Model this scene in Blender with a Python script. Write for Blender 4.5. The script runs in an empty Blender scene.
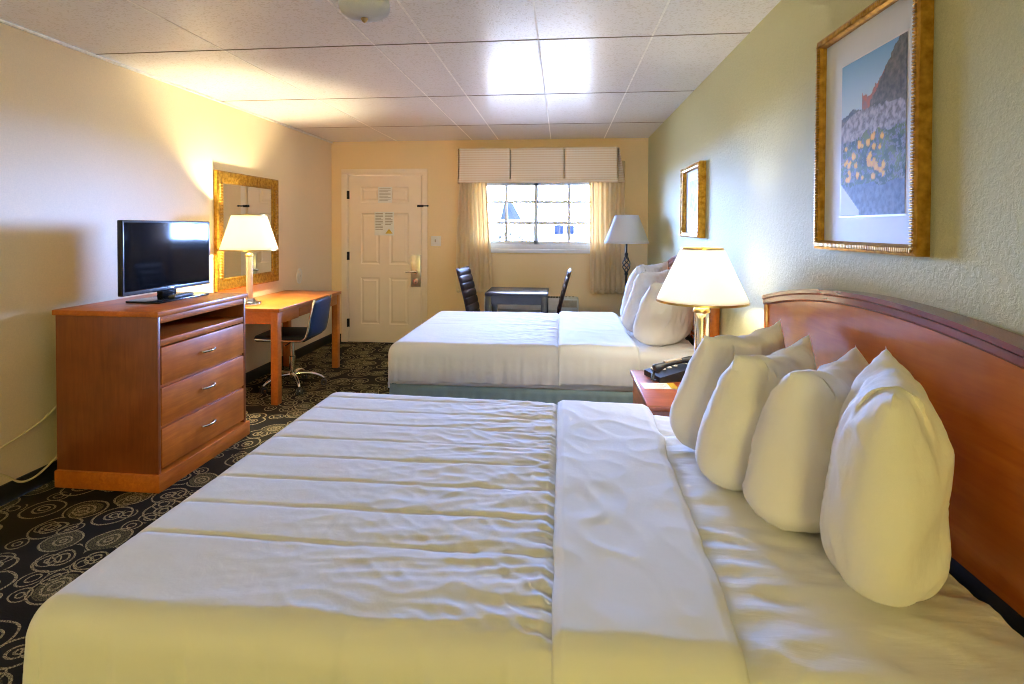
import bpy, bmesh, math, random
from mathutils import Vector, Matrix, noise

C = bpy.context.scene.collection
scene = bpy.context.scene
PI = math.pi
rnd = random.Random(7)

# ------------------------------------------------------------------ camera
F, YAW, PITCH, ROLL, SX, SY, CAMH = 544.42, 0.10634, 0.018044, 0.003778, -8.064, -104.991, 1.40524
XL, XR, D, H, YB = -2.7937, 0.97495, 6.37575, 2.43201, -4.6
cy_, sn_ = math.cos(YAW), math.sin(YAW)
fw = Vector((-sn_, cy_, 0)); rt = Vector((cy_, sn_, 0)); up = Vector((0, 0, 1))
fw2 = fw * math.cos(PITCH) - up * math.sin(PITCH); up2 = up * math.cos(PITCH) + fw * math.sin(PITCH)
rt3 = rt * math.cos(ROLL) + up2 * math.sin(ROLL); up3 = up2 * math.cos(ROLL) - rt * math.sin(ROLL)
cd = bpy.data.cameras.new('camera'); cam = bpy.data.objects.new('camera', cd); C.objects.link(cam)
cam.matrix_world = Matrix(((rt3.x, up3.x, -fw2.x, 0), (rt3.y, up3.y, -fw2.y, 0), (rt3.z, up3.z, -fw2.z, CAMH), (0, 0, 0, 1)))
cd.sensor_fit = 'HORIZONTAL'; cd.sensor_width = 36; cd.lens = F / 1024 * 36
cd.shift_x = -SX / 1024; cd.shift_y = SY / 1024
cd.clip_start = 0.02; cd.clip_end = 200
scene.camera = cam

# ------------------------------------------------------------------ light and exposure
vs = scene.view_settings
scene.display_settings.display_device = 'sRGB'
vs.view_transform = 'Standard'; vs.look = 'None'; vs.gamma = 1; vs.use_curve_mapping = False
vs.exposure = 0.68
SKY = 188.0
w = bpy.data.worlds.new('sky'); scene.world = w; w.use_nodes = True
bg = w.node_tree.nodes['Background']; bg.inputs[1].default_value = SKY
_tc = w.node_tree.nodes.new('ShaderNodeTexCoord'); _sp = w.node_tree.nodes.new('ShaderNodeSeparateXYZ'); _rp = w.node_tree.nodes.new('ShaderNodeValToRGB')
w.node_tree.links.new(_tc.outputs['Generated'], _sp.inputs[0]); w.node_tree.links.new(_sp.outputs[2], _rp.inputs[0]); w.node_tree.links.new(_rp.outputs[0], bg.inputs[0])
for _e, _p, _c in zip([_rp.color_ramp.elements[0], _rp.color_ramp.elements[1], _rp.color_ramp.elements.new(0.3)], (0.0, 0.85, 0.28), ((0.30, 0.50, 1.12, 1), (0.10, 0.19, 0.48, 1), (0.16, 0.29, 0.70, 1))):
    _e.position = _p; _e.color = _c                       # hazy sky: brightest along the horizon
scene.cycles.filter_width = 1.0
scene.cycles.max_bounces = 10; scene.cycles.diffuse_bounces = 6; scene.cycles.glossy_bounces = 4
scene.cycles.transmission_bounces = 6; scene.cycles.transparent_max_bounces = 12
scene.cycles.sample_clamp_indirect = 6; scene.cycles.caustics_reflective = False; scene.cycles.caustics_refractive = False


def light(name, kind, loc, power, color, size=0.1, size_y=None, rot=(0, 0, 0), parent=None):
    l = bpy.data.lights.new(name, kind); l.energy = power; l.color = color
    o = bpy.data.objects.new(name, l); C.objects.link(o); o.location = loc; o.rotation_euler = rot
    if kind == 'AREA':
        l.shape = 'RECTANGLE'; l.size = size; l.size_y = size_y or size
    else:
        l.shadow_soft_size = size
    if parent: o.parent = parent
    return o


WX0, WX1, WZ0, WZ1 = -1.07, 0.52, 1.15, 1.98          # the window opening
p_ = light('window_portal', 'AREA', ((WX0 + WX1) / 2, D + 0.16, (WZ0 + WZ1) / 2), 1, (1, 1, 1), WX1 - WX0, WZ1 - WZ0, (-PI / 2, 0, 0))
p_.data.cycles.is_portal = True
# added warm fill light at the room's rear end, behind the camera
light('rear_fill', 'AREA', (0.1, YB + 0.12, 1.75), 60, (1.0, 0.92, 0.33), 1.3, 0.3, (math.radians(124), 0, 0))

# ------------------------------------------------------------------ helpers


def S(r, g, b):
    f = lambda c: (c / 255 / 12.92) if c / 255 <= 0.04045 else ((c / 255 + 0.055) / 1.055) ** 2.4
    return (f(r), f(g), f(b))


class MB:
    def __init__(self): self.bm = bmesh.new(); self.mi = 0

    def _merge(self, t):
        me = bpy.data.meshes.new('t'); t.to_mesh(me); t.free()
        n = len(self.bm.faces); self.bm.from_mesh(me); bpy.data.meshes.remove(me)
        self.bm.faces.ensure_lookup_table()
        for k in range(n, len(self.bm.faces)): self.bm.faces[k].material_index = self.mi

    def box(self, x0, x1, y0, y1, z0, z1, bev=0.0, seg=2, M=None):
        t = bmesh.new(); bmesh.ops.create_cube(t, size=1)
        for v in t.verts:
            v.co = Vector(((x0 + x1) / 2 + v.co.x * (x1 - x0), (y0 + y1) / 2 + v.co.y * (y1 - y0), (z0 + z1) / 2 + v.co.z * (z1 - z0)))
        if bev: bmesh.ops.bevel(t, geom=list(t.edges), offset=bev, segments=seg, profile=0.5, affect='EDGES')
        if M: bmesh.ops.transform(t, matrix=M, verts=t.verts)
        self._merge(t); return self

    def face(self, pts):
        f = self.bm.faces.new([self.bm.verts.new(p) for p in pts]); f.material_index = self.mi; return self

    def loft(self, rings, closed=True, caps=True):
        vr = [[self.bm.verts.new(p) for p in r] for r in rings]
        n = len(vr[0]); m = n if closed else n - 1
        for a, b in zip(vr, vr[1:]):
            for i in range(m):
                f = self.bm.faces.new((a[i], a[(i + 1) % n], b[(i + 1) % n], b[i])); f.material_index = self.mi
        if caps and closed:
            for r in (vr[0], vr[-1]):
                f = self.bm.faces.new(r); f.material_index = self.mi
        return self

    def lathe(self, prof, c=(0, 0, 0), n=32, caps=True):
        return self.loft([[(c[0] + r * math.cos(2 * PI * i / n), c[1] + r * math.sin(2 * PI * i / n), c[2] + z) for i in range(n)] for r, z in prof], True, caps)

    def tube(self, pts, r, n=10, sq=False):
        pts = [Vector(p) for p in pts]; rings = []
        d = (pts[1] - pts[0]).normalized(); u = d.orthogonal().normalized()
        for i, p in enumerate(pts):
            a = pts[max(i - 1, 0)]; b = pts[min(i + 1, len(pts) - 1)]; d = (b - a).normalized()
            u = (u - d * u.dot(d)).normalized(); v = d.cross(u)
            rr = r[i] if isinstance(r, (list, tuple)) else r
            rings.append([p + (u * math.cos(2 * PI * k / n) + v * math.sin(2 * PI * k / n)) * rr for k in range(n)])
        return self.loft(rings)

    def cyl(self, p0, p1, r, n=16): return self.tube([p0, p1], r, n)

    def grid(self, f, nu, nv):
        return self.loft([[f(i / nu, j / nv) for i in range(nu + 1)] for j in range(nv + 1)], False, False)

    def build(self, name, m, parent=None, sharp=38, smooth=True, recalc=True):
        if recalc: bmesh.ops.recalc_face_normals(self.bm, faces=self.bm.faces)
        me = bpy.data.meshes.new(name); self.bm.to_mesh(me); self.bm.free()
        for x in (m if isinstance(m, (list, tuple)) else [m]): me.materials.append(x)
        if smooth:
            me.polygons.foreach_set('use_smooth', [True] * len(me.polygons)); me.set_sharp_from_angle(angle=math.radians(sharp))
        o = bpy.data.objects.new(name, me); C.objects.link(o)
        if parent: o.parent = parent
        return o


def spline(pts, n=8):
    pts = [Vector(p) for p in pts]; out = []
    for i in range(len(pts) - 1):
        p0, p1, p2, p3 = pts[max(i - 1, 0)], pts[i], pts[i + 1], pts[min(i + 2, len(pts) - 1)]
        for k in range(n):
            t = k / n
            out.append(0.5 * ((2 * p1) + (p2 - p0) * t + (2 * p0 - 5 * p1 + 4 * p2 - p3) * t * t + (3 * p1 - p0 - 3 * p2 + p3) * t ** 3))
    out.append(pts[-1]); return out


def tag(o, label, cat, group=None):
    o['label'] = label; o['category'] = cat
    if group: o['group'] = group
    return o


def thing(name, label, cat, loc=(0, 0, 0), rz=0, group=None):
    o = bpy.data.objects.new(name, None); C.objects.link(o); o.empty_display_size = 0.1
    o.location = loc; o.rotation_euler = (0, 0, rz); return tag(o, label, cat, group)


def struct(o): o['kind'] = 'structure'; return o


def dup(root, loc, rz, label, group=None):
    r = root.copy(); C.objects.link(r); r.location = loc; r.rotation_euler = (0, 0, rz); r['label'] = label
    if group: r['group'] = group
    for ch in list(root.children):
        c = ch.copy(); C.objects.link(c); c.parent = r
        for g in list(ch.children):
            d = g.copy(); C.objects.link(d); d.parent = c
    return r


def solid(o, t, off=-1):
    m = o.modifiers.new('thickness', 'SOLIDIFY'); m.thickness = t; m.offset = off; return o


# ------------------------------------------------------------------ materials
class NT:
    def __init__(self, name):
        self.m = bpy.data.materials.new(name); self.m.use_nodes = True; self.t = self.m.node_tree
        self.b = self.t.nodes['Principled BSDF']; self.co = None

    def n(self, kind, **kw):
        x = self.t.nodes.new(kind)
        for k, v in kw.items(): setattr(x, k, v)
        return x

    def l(self, a, b): self.t.links.new(a, b)

    def coord(self, scale=(1, 1, 1), rot=(0, 0, 0)):
        tc = self.n('ShaderNodeTexCoord'); mp = self.n('ShaderNodeMapping')
        mp.inputs['Scale'].default_value = scale; mp.inputs['Rotation'].default_value = rot
        self.l(tc.outputs['Object'], mp.inputs[0]); return mp.outputs[0]

    def noise(self, co, scale, detail=3, rough=0.5, dist=0):
        x = self.n('ShaderNodeTexNoise'); self.l(co, x.inputs['Vector'])
        x.inputs['Scale'].default_value = scale; x.inputs['Detail'].default_value = detail
        x.inputs['Roughness'].default_value = rough; x.inputs['Distortion'].default_value = dist; return x.outputs['Fac']

    def ramp(self, fac, stops, interp='LINEAR'):
        x = self.n('ShaderNodeValToRGB'); self.l(fac, x.inputs[0]); e = x.color_ramp; e.interpolation = interp
        while len(e.elements) < len(stops): e.elements.new(0.5)
        for k, (p, c) in enumerate(stops):
            e.elements[k].position = p; c = (c, c, c) if isinstance(c, (int, float)) else c
            e.elements[k].color = (*c, 1)
        return x.outputs[0]

    def math(self, op, a, b=0.0, c=0.0):
        x = self.n('ShaderNodeMath', operation=op)
        for k, v in enumerate((a, b, c)):
            if isinstance(v, (int, float)): x.inputs[k].default_value = v
            else: self.l(v, x.inputs[k])
        return x.outputs[0]

    def mix(self, fac, a, b, mode='MIX'):
        x = self.n('ShaderNodeMix', data_type='RGBA', blend_type=mode)
        for s, v in ((x.inputs[0], fac), (x.inputs[6], a), (x.inputs[7], b)):
            if isinstance(v, (int, float)): s.default_value = v
            elif isinstance(v, tuple): s.default_value = (*v[:3], 1)
            else: self.l(v, s)
        return x.outputs[2]

    def bump(self, h, strength=0.3, dist=0.01, prev=None):
        x = self.n('ShaderNodeBump'); x.inputs['Strength'].default_value = strength; x.inputs['Distance'].default_value = dist
        self.l(h, x.inputs['Height'])
        if prev: self.l(prev, x.inputs['Normal'])
        self.l(x.outputs[0], self.b.inputs['Normal']); return x.outputs[0]

    def set(self, color=None, rough=None, metal=None, spec=None, coat=None, sheen=None):
        b = self.b
        if color is not None:
            if isinstance(color, tuple): b.inputs['Base Color'].default_value = (*color[:3], 1)
            else: self.l(color, b.inputs['Base Color'])
        if rough is not None:
            if isinstance(rough, (int, float)): b.inputs['Roughness'].default_value = rough
            else: self.l(rough, b.inputs['Roughness'])
        if metal is not None: b.inputs['Metallic'].default_value = metal
        if spec is not None: b.inputs['Specular IOR Level'].default_value = spec
        if coat is not None: b.inputs['Coat Weight'].default_value = coat; b.inputs['Coat Roughness'].default_value = 0.12
        if sheen is not None: b.inputs['Sheen Weight'].default_value = sheen
        return self


def plain(name, color, rough=0.5, metal=0, spec=0.5, var=0.12, scale=30, bump=0.0, coat=None):
    t = NT(name); co = t.coord(); f = t.noise(co, scale)
    dk = tuple(c * (1 - var) for c in color); lt = tuple(min(1, c * (1 + var)) for c in color)
    t.set(t.ramp(f, [(0.3, dk), (0.7, lt)]), rough, metal, spec, coat)
    if bump: t.bump(f, bump, 0.004)
    return t.m


def wood(name, c1, c2, axis='z', rough=0.32, coat=0.25):
    t = NT(name); s = {'x': (1.2, 14, 14), 'y': (14, 1.2, 14), 'z': (14, 14, 1.2)}[axis]
    co = t.coord(s); big = t.noise(t.coord((1.0, 1.0, 1.0)), 5.5, 2, 0.6)
    f = t.noise(co, 3.0, 6, 0.62, 0.6)
    col = t.ramp(f, [(0.25, c1), (0.75, c2)])
    col = t.mix(t.ramp(big, [(0.35, 0.0), (0.7, 0.55)]), col, tuple(c * 0.66 for c in c1))
    t.set(col, rough, 0, 0.5, coat); t.bump(f, 0.04, 0.002); return t.m


def fabric(name, color, fine=900, var=0.05, rough=0.9, wr=0.0, wscale=18, sheen=0.15, wstretch=(1, 1, 1)):
    t = NT(name); co = t.coord(); f = t.noise(co, fine, 2)
    t.set(t.ramp(f, [(0.3, tuple(c * (1 - var) for c in color)), (0.7, tuple(min(1, c * (1 + var)) for c in color))]), rough, 0, 0.25, sheen=sheen)
    n = None
    if wr:
        h = t.noise(t.coord(wstretch), wscale, 4, 0.55, 0.25)
        n = t.bump(h, wr, 0.012)
    t.bump(f, 0.06, 0.002, n); return t.m


M = {}
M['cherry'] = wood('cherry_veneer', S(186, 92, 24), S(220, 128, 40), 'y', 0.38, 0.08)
M['cherry_shaded'] = wood('upright_cherry_shaded', S(128, 64, 28), S(158, 86, 40), 'z')  # darker copy of the cherry; shading of side panels put into its colour
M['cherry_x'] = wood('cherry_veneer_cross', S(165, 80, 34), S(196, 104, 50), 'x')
M['headboard'] = wood('headboard_cherry', S(184, 96, 30), S(212, 122, 40), 'y', 0.26, 0.6)
M['headboard_trim'] = wood('headboard_moulding', S(112, 40, 20), S(140, 56, 28), 'y', 0.25, 0.6)
M['desk'] = wood('desk_oak_stain', S(196, 106, 38), S(222, 132, 54), 'y', 0.35, 0.2)
M['espresso'] = wood('espresso_table', S(30, 32, 46), S(44, 46, 62), 'x', 0.42, 0.15)
M['shade_board'] = plain('shaded_back_board', (0.02, 0.014, 0.010), 0.8)
M['dark'] = plain('vent_shade_black', (0.012, 0.010, 0.009), 0.8)
M['chrome'] = plain('polished_chrome', (0.82, 0.82, 0.84), 0.12, 1.0, var=0.03)
M['nickel'] = plain('satin_nickel', (0.62, 0.58, 0.50), 0.3, 1.0, var=0.05)
M['brass'] = plain('aged_brass', (0.62, 0.44, 0.16), 0.28, 1.0, var=0.1)
M['iron'] = plain('black_wrought_iron', (0.018, 0.018, 0.022), 0.45, 0.4, var=0.2)
M['black_plastic'] = plain('black_gloss_plastic', (0.010, 0.010, 0.012), 0.18, 0, 0.5)
M['matt_plastic'] = plain('black_matt_plastic', (0.02, 0.02, 0.022), 0.5)
M['bezel'] = plain('tv_bezel_edge', (0.06, 0.075, 0.10), 0.3)
M['screen'] = plain('tv_screen', (0.006, 0.007, 0.009), 0.06, 0, 0.3, var=0.02)
M['white_plastic'] = plain('white_plastic', S(235, 230, 220), 0.4, var=0.02)
M['cord'] = plain('ivory_cord', S(226, 208, 160), 0.5, var=0.02)
M['paper'] = plain('white_paper', S(240, 238, 228), 0.7, var=0.02)
M['ink'] = plain('grey_print', S(176, 164, 140), 0.7)
M['yellow_print'] = plain('yellow_print', S(214, 180, 60), 0.6)
M['door_paint'] = plain('cream_door_paint', S(250, 232, 206), 0.42, var=0.02, scale=6)
M['vinyl'] = plain('white_window_vinyl', S(236, 240, 246), 0.4, var=0.01)
M['unit_white'] = plain('off_white_enamel', S(216, 216, 210), 0.45, var=0.02)
M['leather_blue'] = fabric('navy_leatherette', S(50, 68, 104), 220, 0.12, 0.38, sheen=0)
M['leather_black'] = fabric('black_leatherette', S(30, 31, 38), 220, 0.12, 0.42, sheen=0)
M['leather_brown'] = fabric('dark_brown_leatherette', S(52, 40, 48), 220, 0.12, 0.5, sheen=0)
M['baseboard'] = plain('black_vinyl_base', (0.016, 0.016, 0.014), 0.55)
M['sheet'] = fabric('white_cotton_sheet', S(236, 234, 230), 900, 0.03, 0.85, 0.25, 9, 0.2, (0.5, 2.2, 1))
M['flat'] = fabric('smooth_cotton_sheet', S(234, 233, 230), 900, 0.03, 0.85, 0.12, 10, 0.2)
M['comforter'] = fabric('white_comforter_cloth', S(228, 227, 226), 900, 0.03, 0.85, 0.14, 13, 0.2)
M['pillowcase'] = fabric('white_pillowcase', S(240, 236, 228), 900, 0.03, 0.85, 0.35, 9, 0.2, (1.6, 1.6, 0.7))
M['skirt'] = fabric('teal_grey_skirt', S(146, 168, 168), 700, 0.08, 0.9)


def m_carpet():
    t = NT('swirl_carpet'); co = t.coord()
    wob = t.n('ShaderNodeTexNoise'); t.l(co, wob.inputs['Vector']); wob.inputs['Scale'].default_value = 3.5; wob.inputs['Detail'].default_value = 1
    va = t.n('ShaderNodeVectorMath', operation='MULTIPLY_ADD'); t.l(wob.outputs['Color'], va.inputs[0]); va.inputs[1].default_value = (0.10, 0.10, 0.0); t.l(co, va.inputs[2])
    line = None; fillm = None
    for sc, seed in ((5.0, 0.0), (8.5, 3.3)):
        mp = t.n('ShaderNodeMapping'); mp.inputs['Location'].default_value = (seed, seed * 1.7, 0); t.l(va.outputs[0], mp.inputs[0])
        v = t.n('ShaderNodeTexVoronoi', voronoi_dimensions='2D'); t.l(mp.outputs[0], v.inputs['Vector']); v.inputs['Scale'].default_value = sc; v.inputs['Randomness'].default_value = 0.8
        d = v.outputs['Distance']; sep = t.n('ShaderNodeSeparateColor'); t.l(v.outputs['Color'], sep.inputs[0])
        for k in ((0.42, 0.2, 0.09) if seed == 0 else (0.36, 0.16)):
            rad = t.math('MULTIPLY_ADD', sep.outputs[0], 0.12, k - 0.06)
            r = t.math('LESS_THAN', t.math('ABSOLUTE', t.math('SUBTRACT', d, rad)), 0.024 if seed == 0 else 0.03)
            if seed: r = t.math('MULTIPLY', r, t.math('GREATER_THAN', sep.outputs[1], 0.45))
            line = r if line is None else t.math('MAXIMUM', line, r)
        if seed == 0:
            fillm = t.math('MULTIPLY', t.math('LESS_THAN', d, 0.36), t.math('GREATER_THAN', sep.outputs[2], 0.62))
    dots = t.noise(co, 190, 1)
    yarn = t.ramp(dots, [(0.42, 0.15), (0.56, 1.0)])
    base = t.mix(t.math('MULTIPLY', fillm, t.ramp(dots, [(0.45, 0.1), (0.6, 1.0)])), S(30, 26, 20), S(112, 104, 70))
    base = t.mix(t.ramp(t.noise(co, 1.6, 2), [(0.45, 0.0), (0.6, 0.55)]), base, S(52, 46, 30))
    col = t.mix(t.math('MULTIPLY', line, yarn), base, S(172, 156, 116))
    t.set(col, 0.95, 0, 0.15); t.bump(dots, 0.3, 0.004); return t.m


def m_wall(name, c, scale=500, bump=0.12, rough=0.55, weave=False, knock=False, spec=0.5):
    t = NT(name); co = t.coord()
    f = t.noise(co, scale, 2)
    if weave:
        a = t.noise(t.coord((3, 40, 240)), 2.2, 3); b = t.noise(t.coord((3, 240, 40)), 2.2, 3)
        f = t.math('ADD', t.math('MULTIPLY', a, 0.5), t.math('MULTIPLY', b, 0.5))
    big = t.noise(co, 1.3, 3)
    col = t.mix(t.ramp(big, [(0.3, 0.0), (0.7, 0.16)]), t.ramp(f, [(0.3, tuple(x * 0.90 for x in c)), (0.7, tuple(min(1, x * 1.06) for x in c))]), tuple(x * 0.8 for x in c))
    t.set(col, rough, 0, spec)
    n = t.bump(f, bump, 0.003)
    if knock:
        k = t.noise(co, 62, 4, 0.6, 0.4); k2 = t.ramp(k, [(0.44, 0.0), (0.60, 1.0)])
        t.bump(k2, 0.24, 0.005, n)
    return t.m


def m_ceiling():
    t = NT('speckled_ceiling_panel'); co = t.coord()
    a = t.noise(co, 85, 2); b = t.noise(co, 26, 2)
    pit = t.ramp(t.math('ADD', t.math('MULTIPLY', a, 0.75), t.math('MULTIPLY', b, 0.25)), [(0.40, 1.0), (0.45, 0.0)])
    col = t.mix(t.math('MULTIPLY', pit, 0.32), S(250, 246, 240), S(205, 190, 160))
    t.set(col, 0.24, 0, 0.8)
    t.bump(t.math('SUBTRACT', t.math('MULTIPLY', a, 0.35), pit), 0.22, 0.004); return t.m


def m_valance():
    t = NT('woven_stripe_valance'); tc = t.n('ShaderNodeTexCoord'); sp = t.n('ShaderNodeSeparateXYZ'); t.l(tc.outputs['Object'], sp.inputs[0])
    hz = t.math('LESS_THAN', t.math('FRACT', t.math('MULTIPLY', sp.outputs[2], 38)), 0.4)
    vx = t.math('LESS_THAN', t.math('FRACT', t.math('MULTIPLY', sp.outputs[0], 62)), 0.35)
    c = t.mix(hz, S(252, 234, 208), S(240, 212, 176)); c = t.mix(t.math('MULTIPLY', vx, 0.35), c, S(250, 238, 216))
    t.set(c, 0.85, 0, 0.2); return t.m


def m_cloth_trans(name, color, fac=0.3):
    t = NT(name); co = t.coord((90, 90, 6)); f = t.noise(co, 4, 2)
    col = t.ramp(f, [(0.3, tuple(c * 0.92 for c in color)), (0.7, color)])
    t.set(col, 0.85, 0, 0.2)
    tr = t.n('ShaderNodeBsdfTranslucent'); t.l(col, tr.inputs[0]); mx = t.n('ShaderNodeMixShader'); mx.inputs[0].default_value = fac
    t.l(t.b.outputs[0], mx.inputs[1]); t.l(tr.outputs[0], mx.inputs[2]); t.l(mx.outputs[0], t.t.nodes['Material Output'].inputs[0]); return t.m


def m_glass(name, tint=(1, 1, 1), rough=0.02):
    t = NT(name); tr = t.n('ShaderNodeBsdfTransparent'); tr.inputs[0].default_value = (*tint, 1)
    gl = t.n('ShaderNodeBsdfGlossy'); gl.inputs['Roughness'].default_value = rough
    fr = t.n('ShaderNodeFresnel'); fr.inputs[0].default_value = 1.45
    mx = t.n('ShaderNodeMixShader'); t.l(fr.outputs[0], mx.inputs[0]); t.l(tr.outputs[0], mx.inputs[1]); t.l(gl.outputs[0], mx.inputs[2])
    t.l(mx.outputs[0], t.t.nodes['Material Output'].inputs[0]); return t.m


def m_gilt(name='ribbed_gilt', rib=0.008):
    t = NT(name); tc = t.n('ShaderNodeTexCoord'); sp = t.n('ShaderNodeSeparateXYZ'); t.l(tc.outputs['Object'], sp.inputs[0])
    f = t.noise(t.coord(), 40, 3)
    t.set(t.ramp(f, [(0.3, S(150, 104, 28)), (0.7, S(206, 160, 66))]), 0.34, 0.85, 0.5); t.bump(f, 0.15, 0.002); return t.m


M['carpet'] = m_carpet(); M['ceiling'] = m_ceiling()
M['wall_left'] = m_wall('left_wall_grasscloth', S(244, 224, 188), weave=True, bump=0.2, rough=0.5)
M['wall_far'] = m_wall('far_wall_paint', S(246, 218, 166), 300, 0.08, 0.55)
M['wall_right'] = m_wall('right_wall_knockdown', S(206, 202, 152), 300, 0.05, 0.62, knock=True, spec=0.08)
M['valance'] = m_valance()
M['curtain'] = m_cloth_trans('tan_curtain_cloth', S(252, 234, 196), 0.42)
M['shade'] = m_cloth_trans('ivory_shade_cloth', S(254, 249, 238), 0.62)
M['shade_white'] = m_cloth_trans('white_shade_cloth', S(244, 244, 242), 0.45)
M['glass'] = m_glass('window_glass'); M['bowl_glass'] = m_cloth_trans('pressed_glass', S(254, 254, 254), 0.55)
M['mirror'] = plain('silvered_mirror', (0.88, 0.88, 0.86), 0.02, 1.0, var=0.0)
M['gilt'] = m_gilt()
M['ceramic'] = plain('cream_lamp_column', S(232, 220, 190), 0.25, var=0.03)
M['mat_board'] = plain('ivory_mat_board', S(222, 222, 212), 0.6, var=0.01)


def art_mat(name):
    t = NT(name); a = t.n('ShaderNodeVertexColor'); a.layer_name = 'print'; t.set(a.outputs[0], 0.55, 0, 0.15); return t.m


M['art'] = art_mat('landscape_print')
M['dark_tan'] = plain('ceiling_seam_dark', S(120, 104, 80), 0.7); M['seam'] = plain('ceiling_seam_white', S(240, 236, 226), 0.5)  # darker tan for the crosswise ceiling seams and behind the valance gaps
M['bounce_ground'] = plain('bounce_concrete', (0.62, 0.62, 0.62), 0.95, spec=0.0); M['out_white'] = plain('white_render', (0.6, 0.6, 0.6), 0.9, spec=0.0, var=0.03)
M['out_roof'] = plain('slate_blue_roof', (0.0030, 0.0040, 0.0050), 1.0, spec=0.0, var=0.3, scale=3); M['out_pane'] = plain('dark_blue_pane', (0.0014, 0.0025, 0.0055), 1.0, spec=0.0)
M['out_post'] = plain('dull_fence_paint', (0.005, 0.005, 0.0055), 1.0, spec=0.0); M['out_leaf'] = plain('hazy_leaves', (0.005, 0.0056, 0.0052), 1.0, spec=0.0, var=0.5)

# ------------------------------------------------------------------ room shell
T = 0.14
struct(MB().box(XL - T, XR + T, YB - T, D + T, -0.1, 0).build('floor', M['carpet'], smooth=False))
struct(MB().box(XL - T, XR + T, YB - T, D + T, H, H + 0.1).build('ceiling', M['ceiling'], smooth=False))
struct(MB().box(XL - T, XL, YB - T, D + T, 0, H).build('wall_left', M['wall_left'], smooth=False))
struct(MB().box(XR, XR + T, YB - T, D + T, 0, H).build('wall_right', M['wall_right'], smooth=False))
struct(MB().box(XL, XR, YB - T, YB, 0, H).build('wall_near', M['wall_far'], smooth=False))
DX0, DX1, DZ = -2.589, -1.675, 2.03
b = MB()
b.box(XL, DX0 - 0.012, D, D + T, 0, H).box(DX0 - 0.012, DX1 + 0.012, D, D + T, DZ + 0.012, H).box(DX1 + 0.012, WX0, D, D + T, 0, H)
b.box(WX0, WX1, D, D + T, 0, WZ0).box(WX0, WX1, D, D + T, WZ1, H).box(WX1, XR, D, D + T, 0, H)
struct(b.build('wall_far', M['wall_far'], smooth=False))
# ceiling seams and edge moulding
b = MB(); t0 = 5.44
for k in range(5): b.box(XL, XR, t0 - 1.22 * k - 0.004, t0 - 1.22 * k + 0.004, H - 0.0025, H + 0.002)
struct(b.build('trim_1', M['dark_tan'], smooth=False))
b = MB()
for x in (-1.97, -1.06, -0.748, -0.135, 0.475): b.box(x - 0.005, x + 0.005, YB, D, H - 0.002, H + 0.002)
struct(b.build('trim_2', M['seam'], smooth=False))
struct(MB().box(XL, XL + 0.018, YB, D, H - 0.018, H - 0.0026, 0.004).build('trim_3', M['seam']))
# baseboards
struct(MB().box(XL, XL + 0.012, YB, D - 0.013, 0, 0.10, 0.003).build('baseboard_left', M['baseboard']))
struct(MB().box(XR - 0.012, XR, YB, D - 0.013, 0, 0.10, 0.003).build('baseboard_right', M['baseboard']))
struct(MB().box(XL, DX0 - 0.085, D - 0.012, D, 0, 0.10, 0.003).box(DX1 + 0.085, XR, D - 0.012, D, 0, 0.10, 0.003).build('baseboard_far', M['baseboard']))

# door --------------------------------------------------------------
door = bpy.data.objects.new('door_1', None); C.objects.link(door); door.location = (DX0, D, 0); struct(door)
W_, LY = DX1 - DX0, 0.006


def panel_door(b, w, h, panels, y0):
    # raised panels: the front skin is a grid of flats with bevelled recesses
    xs = sorted({0, w} | {p[0] for p in panels} | {p[1] for p in panels}); zs = sorted({0, h} | {p[2] for p in panels} | {p[3] for p in panels})
    for i in range(len(xs) - 1):
        for j in range(len(zs) - 1):
            x0, x1, z0, z1 = xs[i], xs[i + 1], zs[j], zs[j + 1]
            if (x0, x1, z0, z1) in panels:
                def rg(m, y): return [(x0 + m, y, z0 + m), (x1 - m, y, z0 + m), (x1 - m, y, z1 - m), (x0 + m, y, z1 - m)]
                b.loft([rg(0, y0), rg(0.012, y0 + 0.011), rg(0.026, y0 + 0.011), rg(0.042, y0 + 0.003)], True, False)
                b.face(rg(0.042, y0 + 0.003))
            else: b.face([(x0, y0, z0), (x1, y0, z0), (x1, y0, z1), (x0, y0, z1)])
    b.loft([[(0, y0, 0), (w, y0, 0), (w, y0, h), (0, y0, h)], [(0, y0 + 0.045, 0), (w, y0 + 0.045, 0), (w, y0 + 0.045, h), (0, y0 + 0.045, h)]], True, False)
    b.face([(0, y0 + 0.045, 0), (w, y0 + 0.045, 0), (w, y0 + 0.045, h), (0, y0 + 0.045, h)])


xa, xb, xc, xd = 0.155, 0.395, 0.52, 0.76
P6 = [(xa, xb, 0.22, 0.79), (xc, xd, 0.22, 0.79), (xa, xb, 0.95, 1.575), (xc, xd, 0.95, 1.575), (xa, xb, 1.70, 1.885), (xc, xd, 1.70, 1.885)]
b = MB(); panel_door(b, W_, 2.025, P6, LY); o = b.build('door_leaf', M['door_paint'], door, smooth=False); o.scale = ((W_ - 0.014) / W_, 1, 0.9955); o.location = (0.007, 0, 0.004)
b = MB()
for x0, x1 in ((-0.075, -0.006), (W_ + 0.006, W_ + 0.075)): b.box(x0, x1, -0.016, 0.0, 0, 2.036, 0.005)
b.box(-0.075, W_ + 0.075, -0.016, 0.0, 2.036, 2.1, 0.005)
b.box(-0.012, -0.002, 0, T, 0, 2.036).box(W_ + 0.002, W_ + 0.012, 0, T, 0, 2.036).box(-0.012, W_ + 0.012, 0, T, 2.028, 2.04).box(-0.004, 0.03, 0.056, 0.09, 0, 2.036).box(W_ - 0.03, W_ + 0.004, 0.056, 0.09, 0, 2.036).box(0, W_, 0.056, 0.09, 2.0, 2.036).box(-0.004, W_ + 0.004, 0.056, 0.12, 0, 0.02)
b.build('door_frame', M['door_paint'], door)
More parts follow.
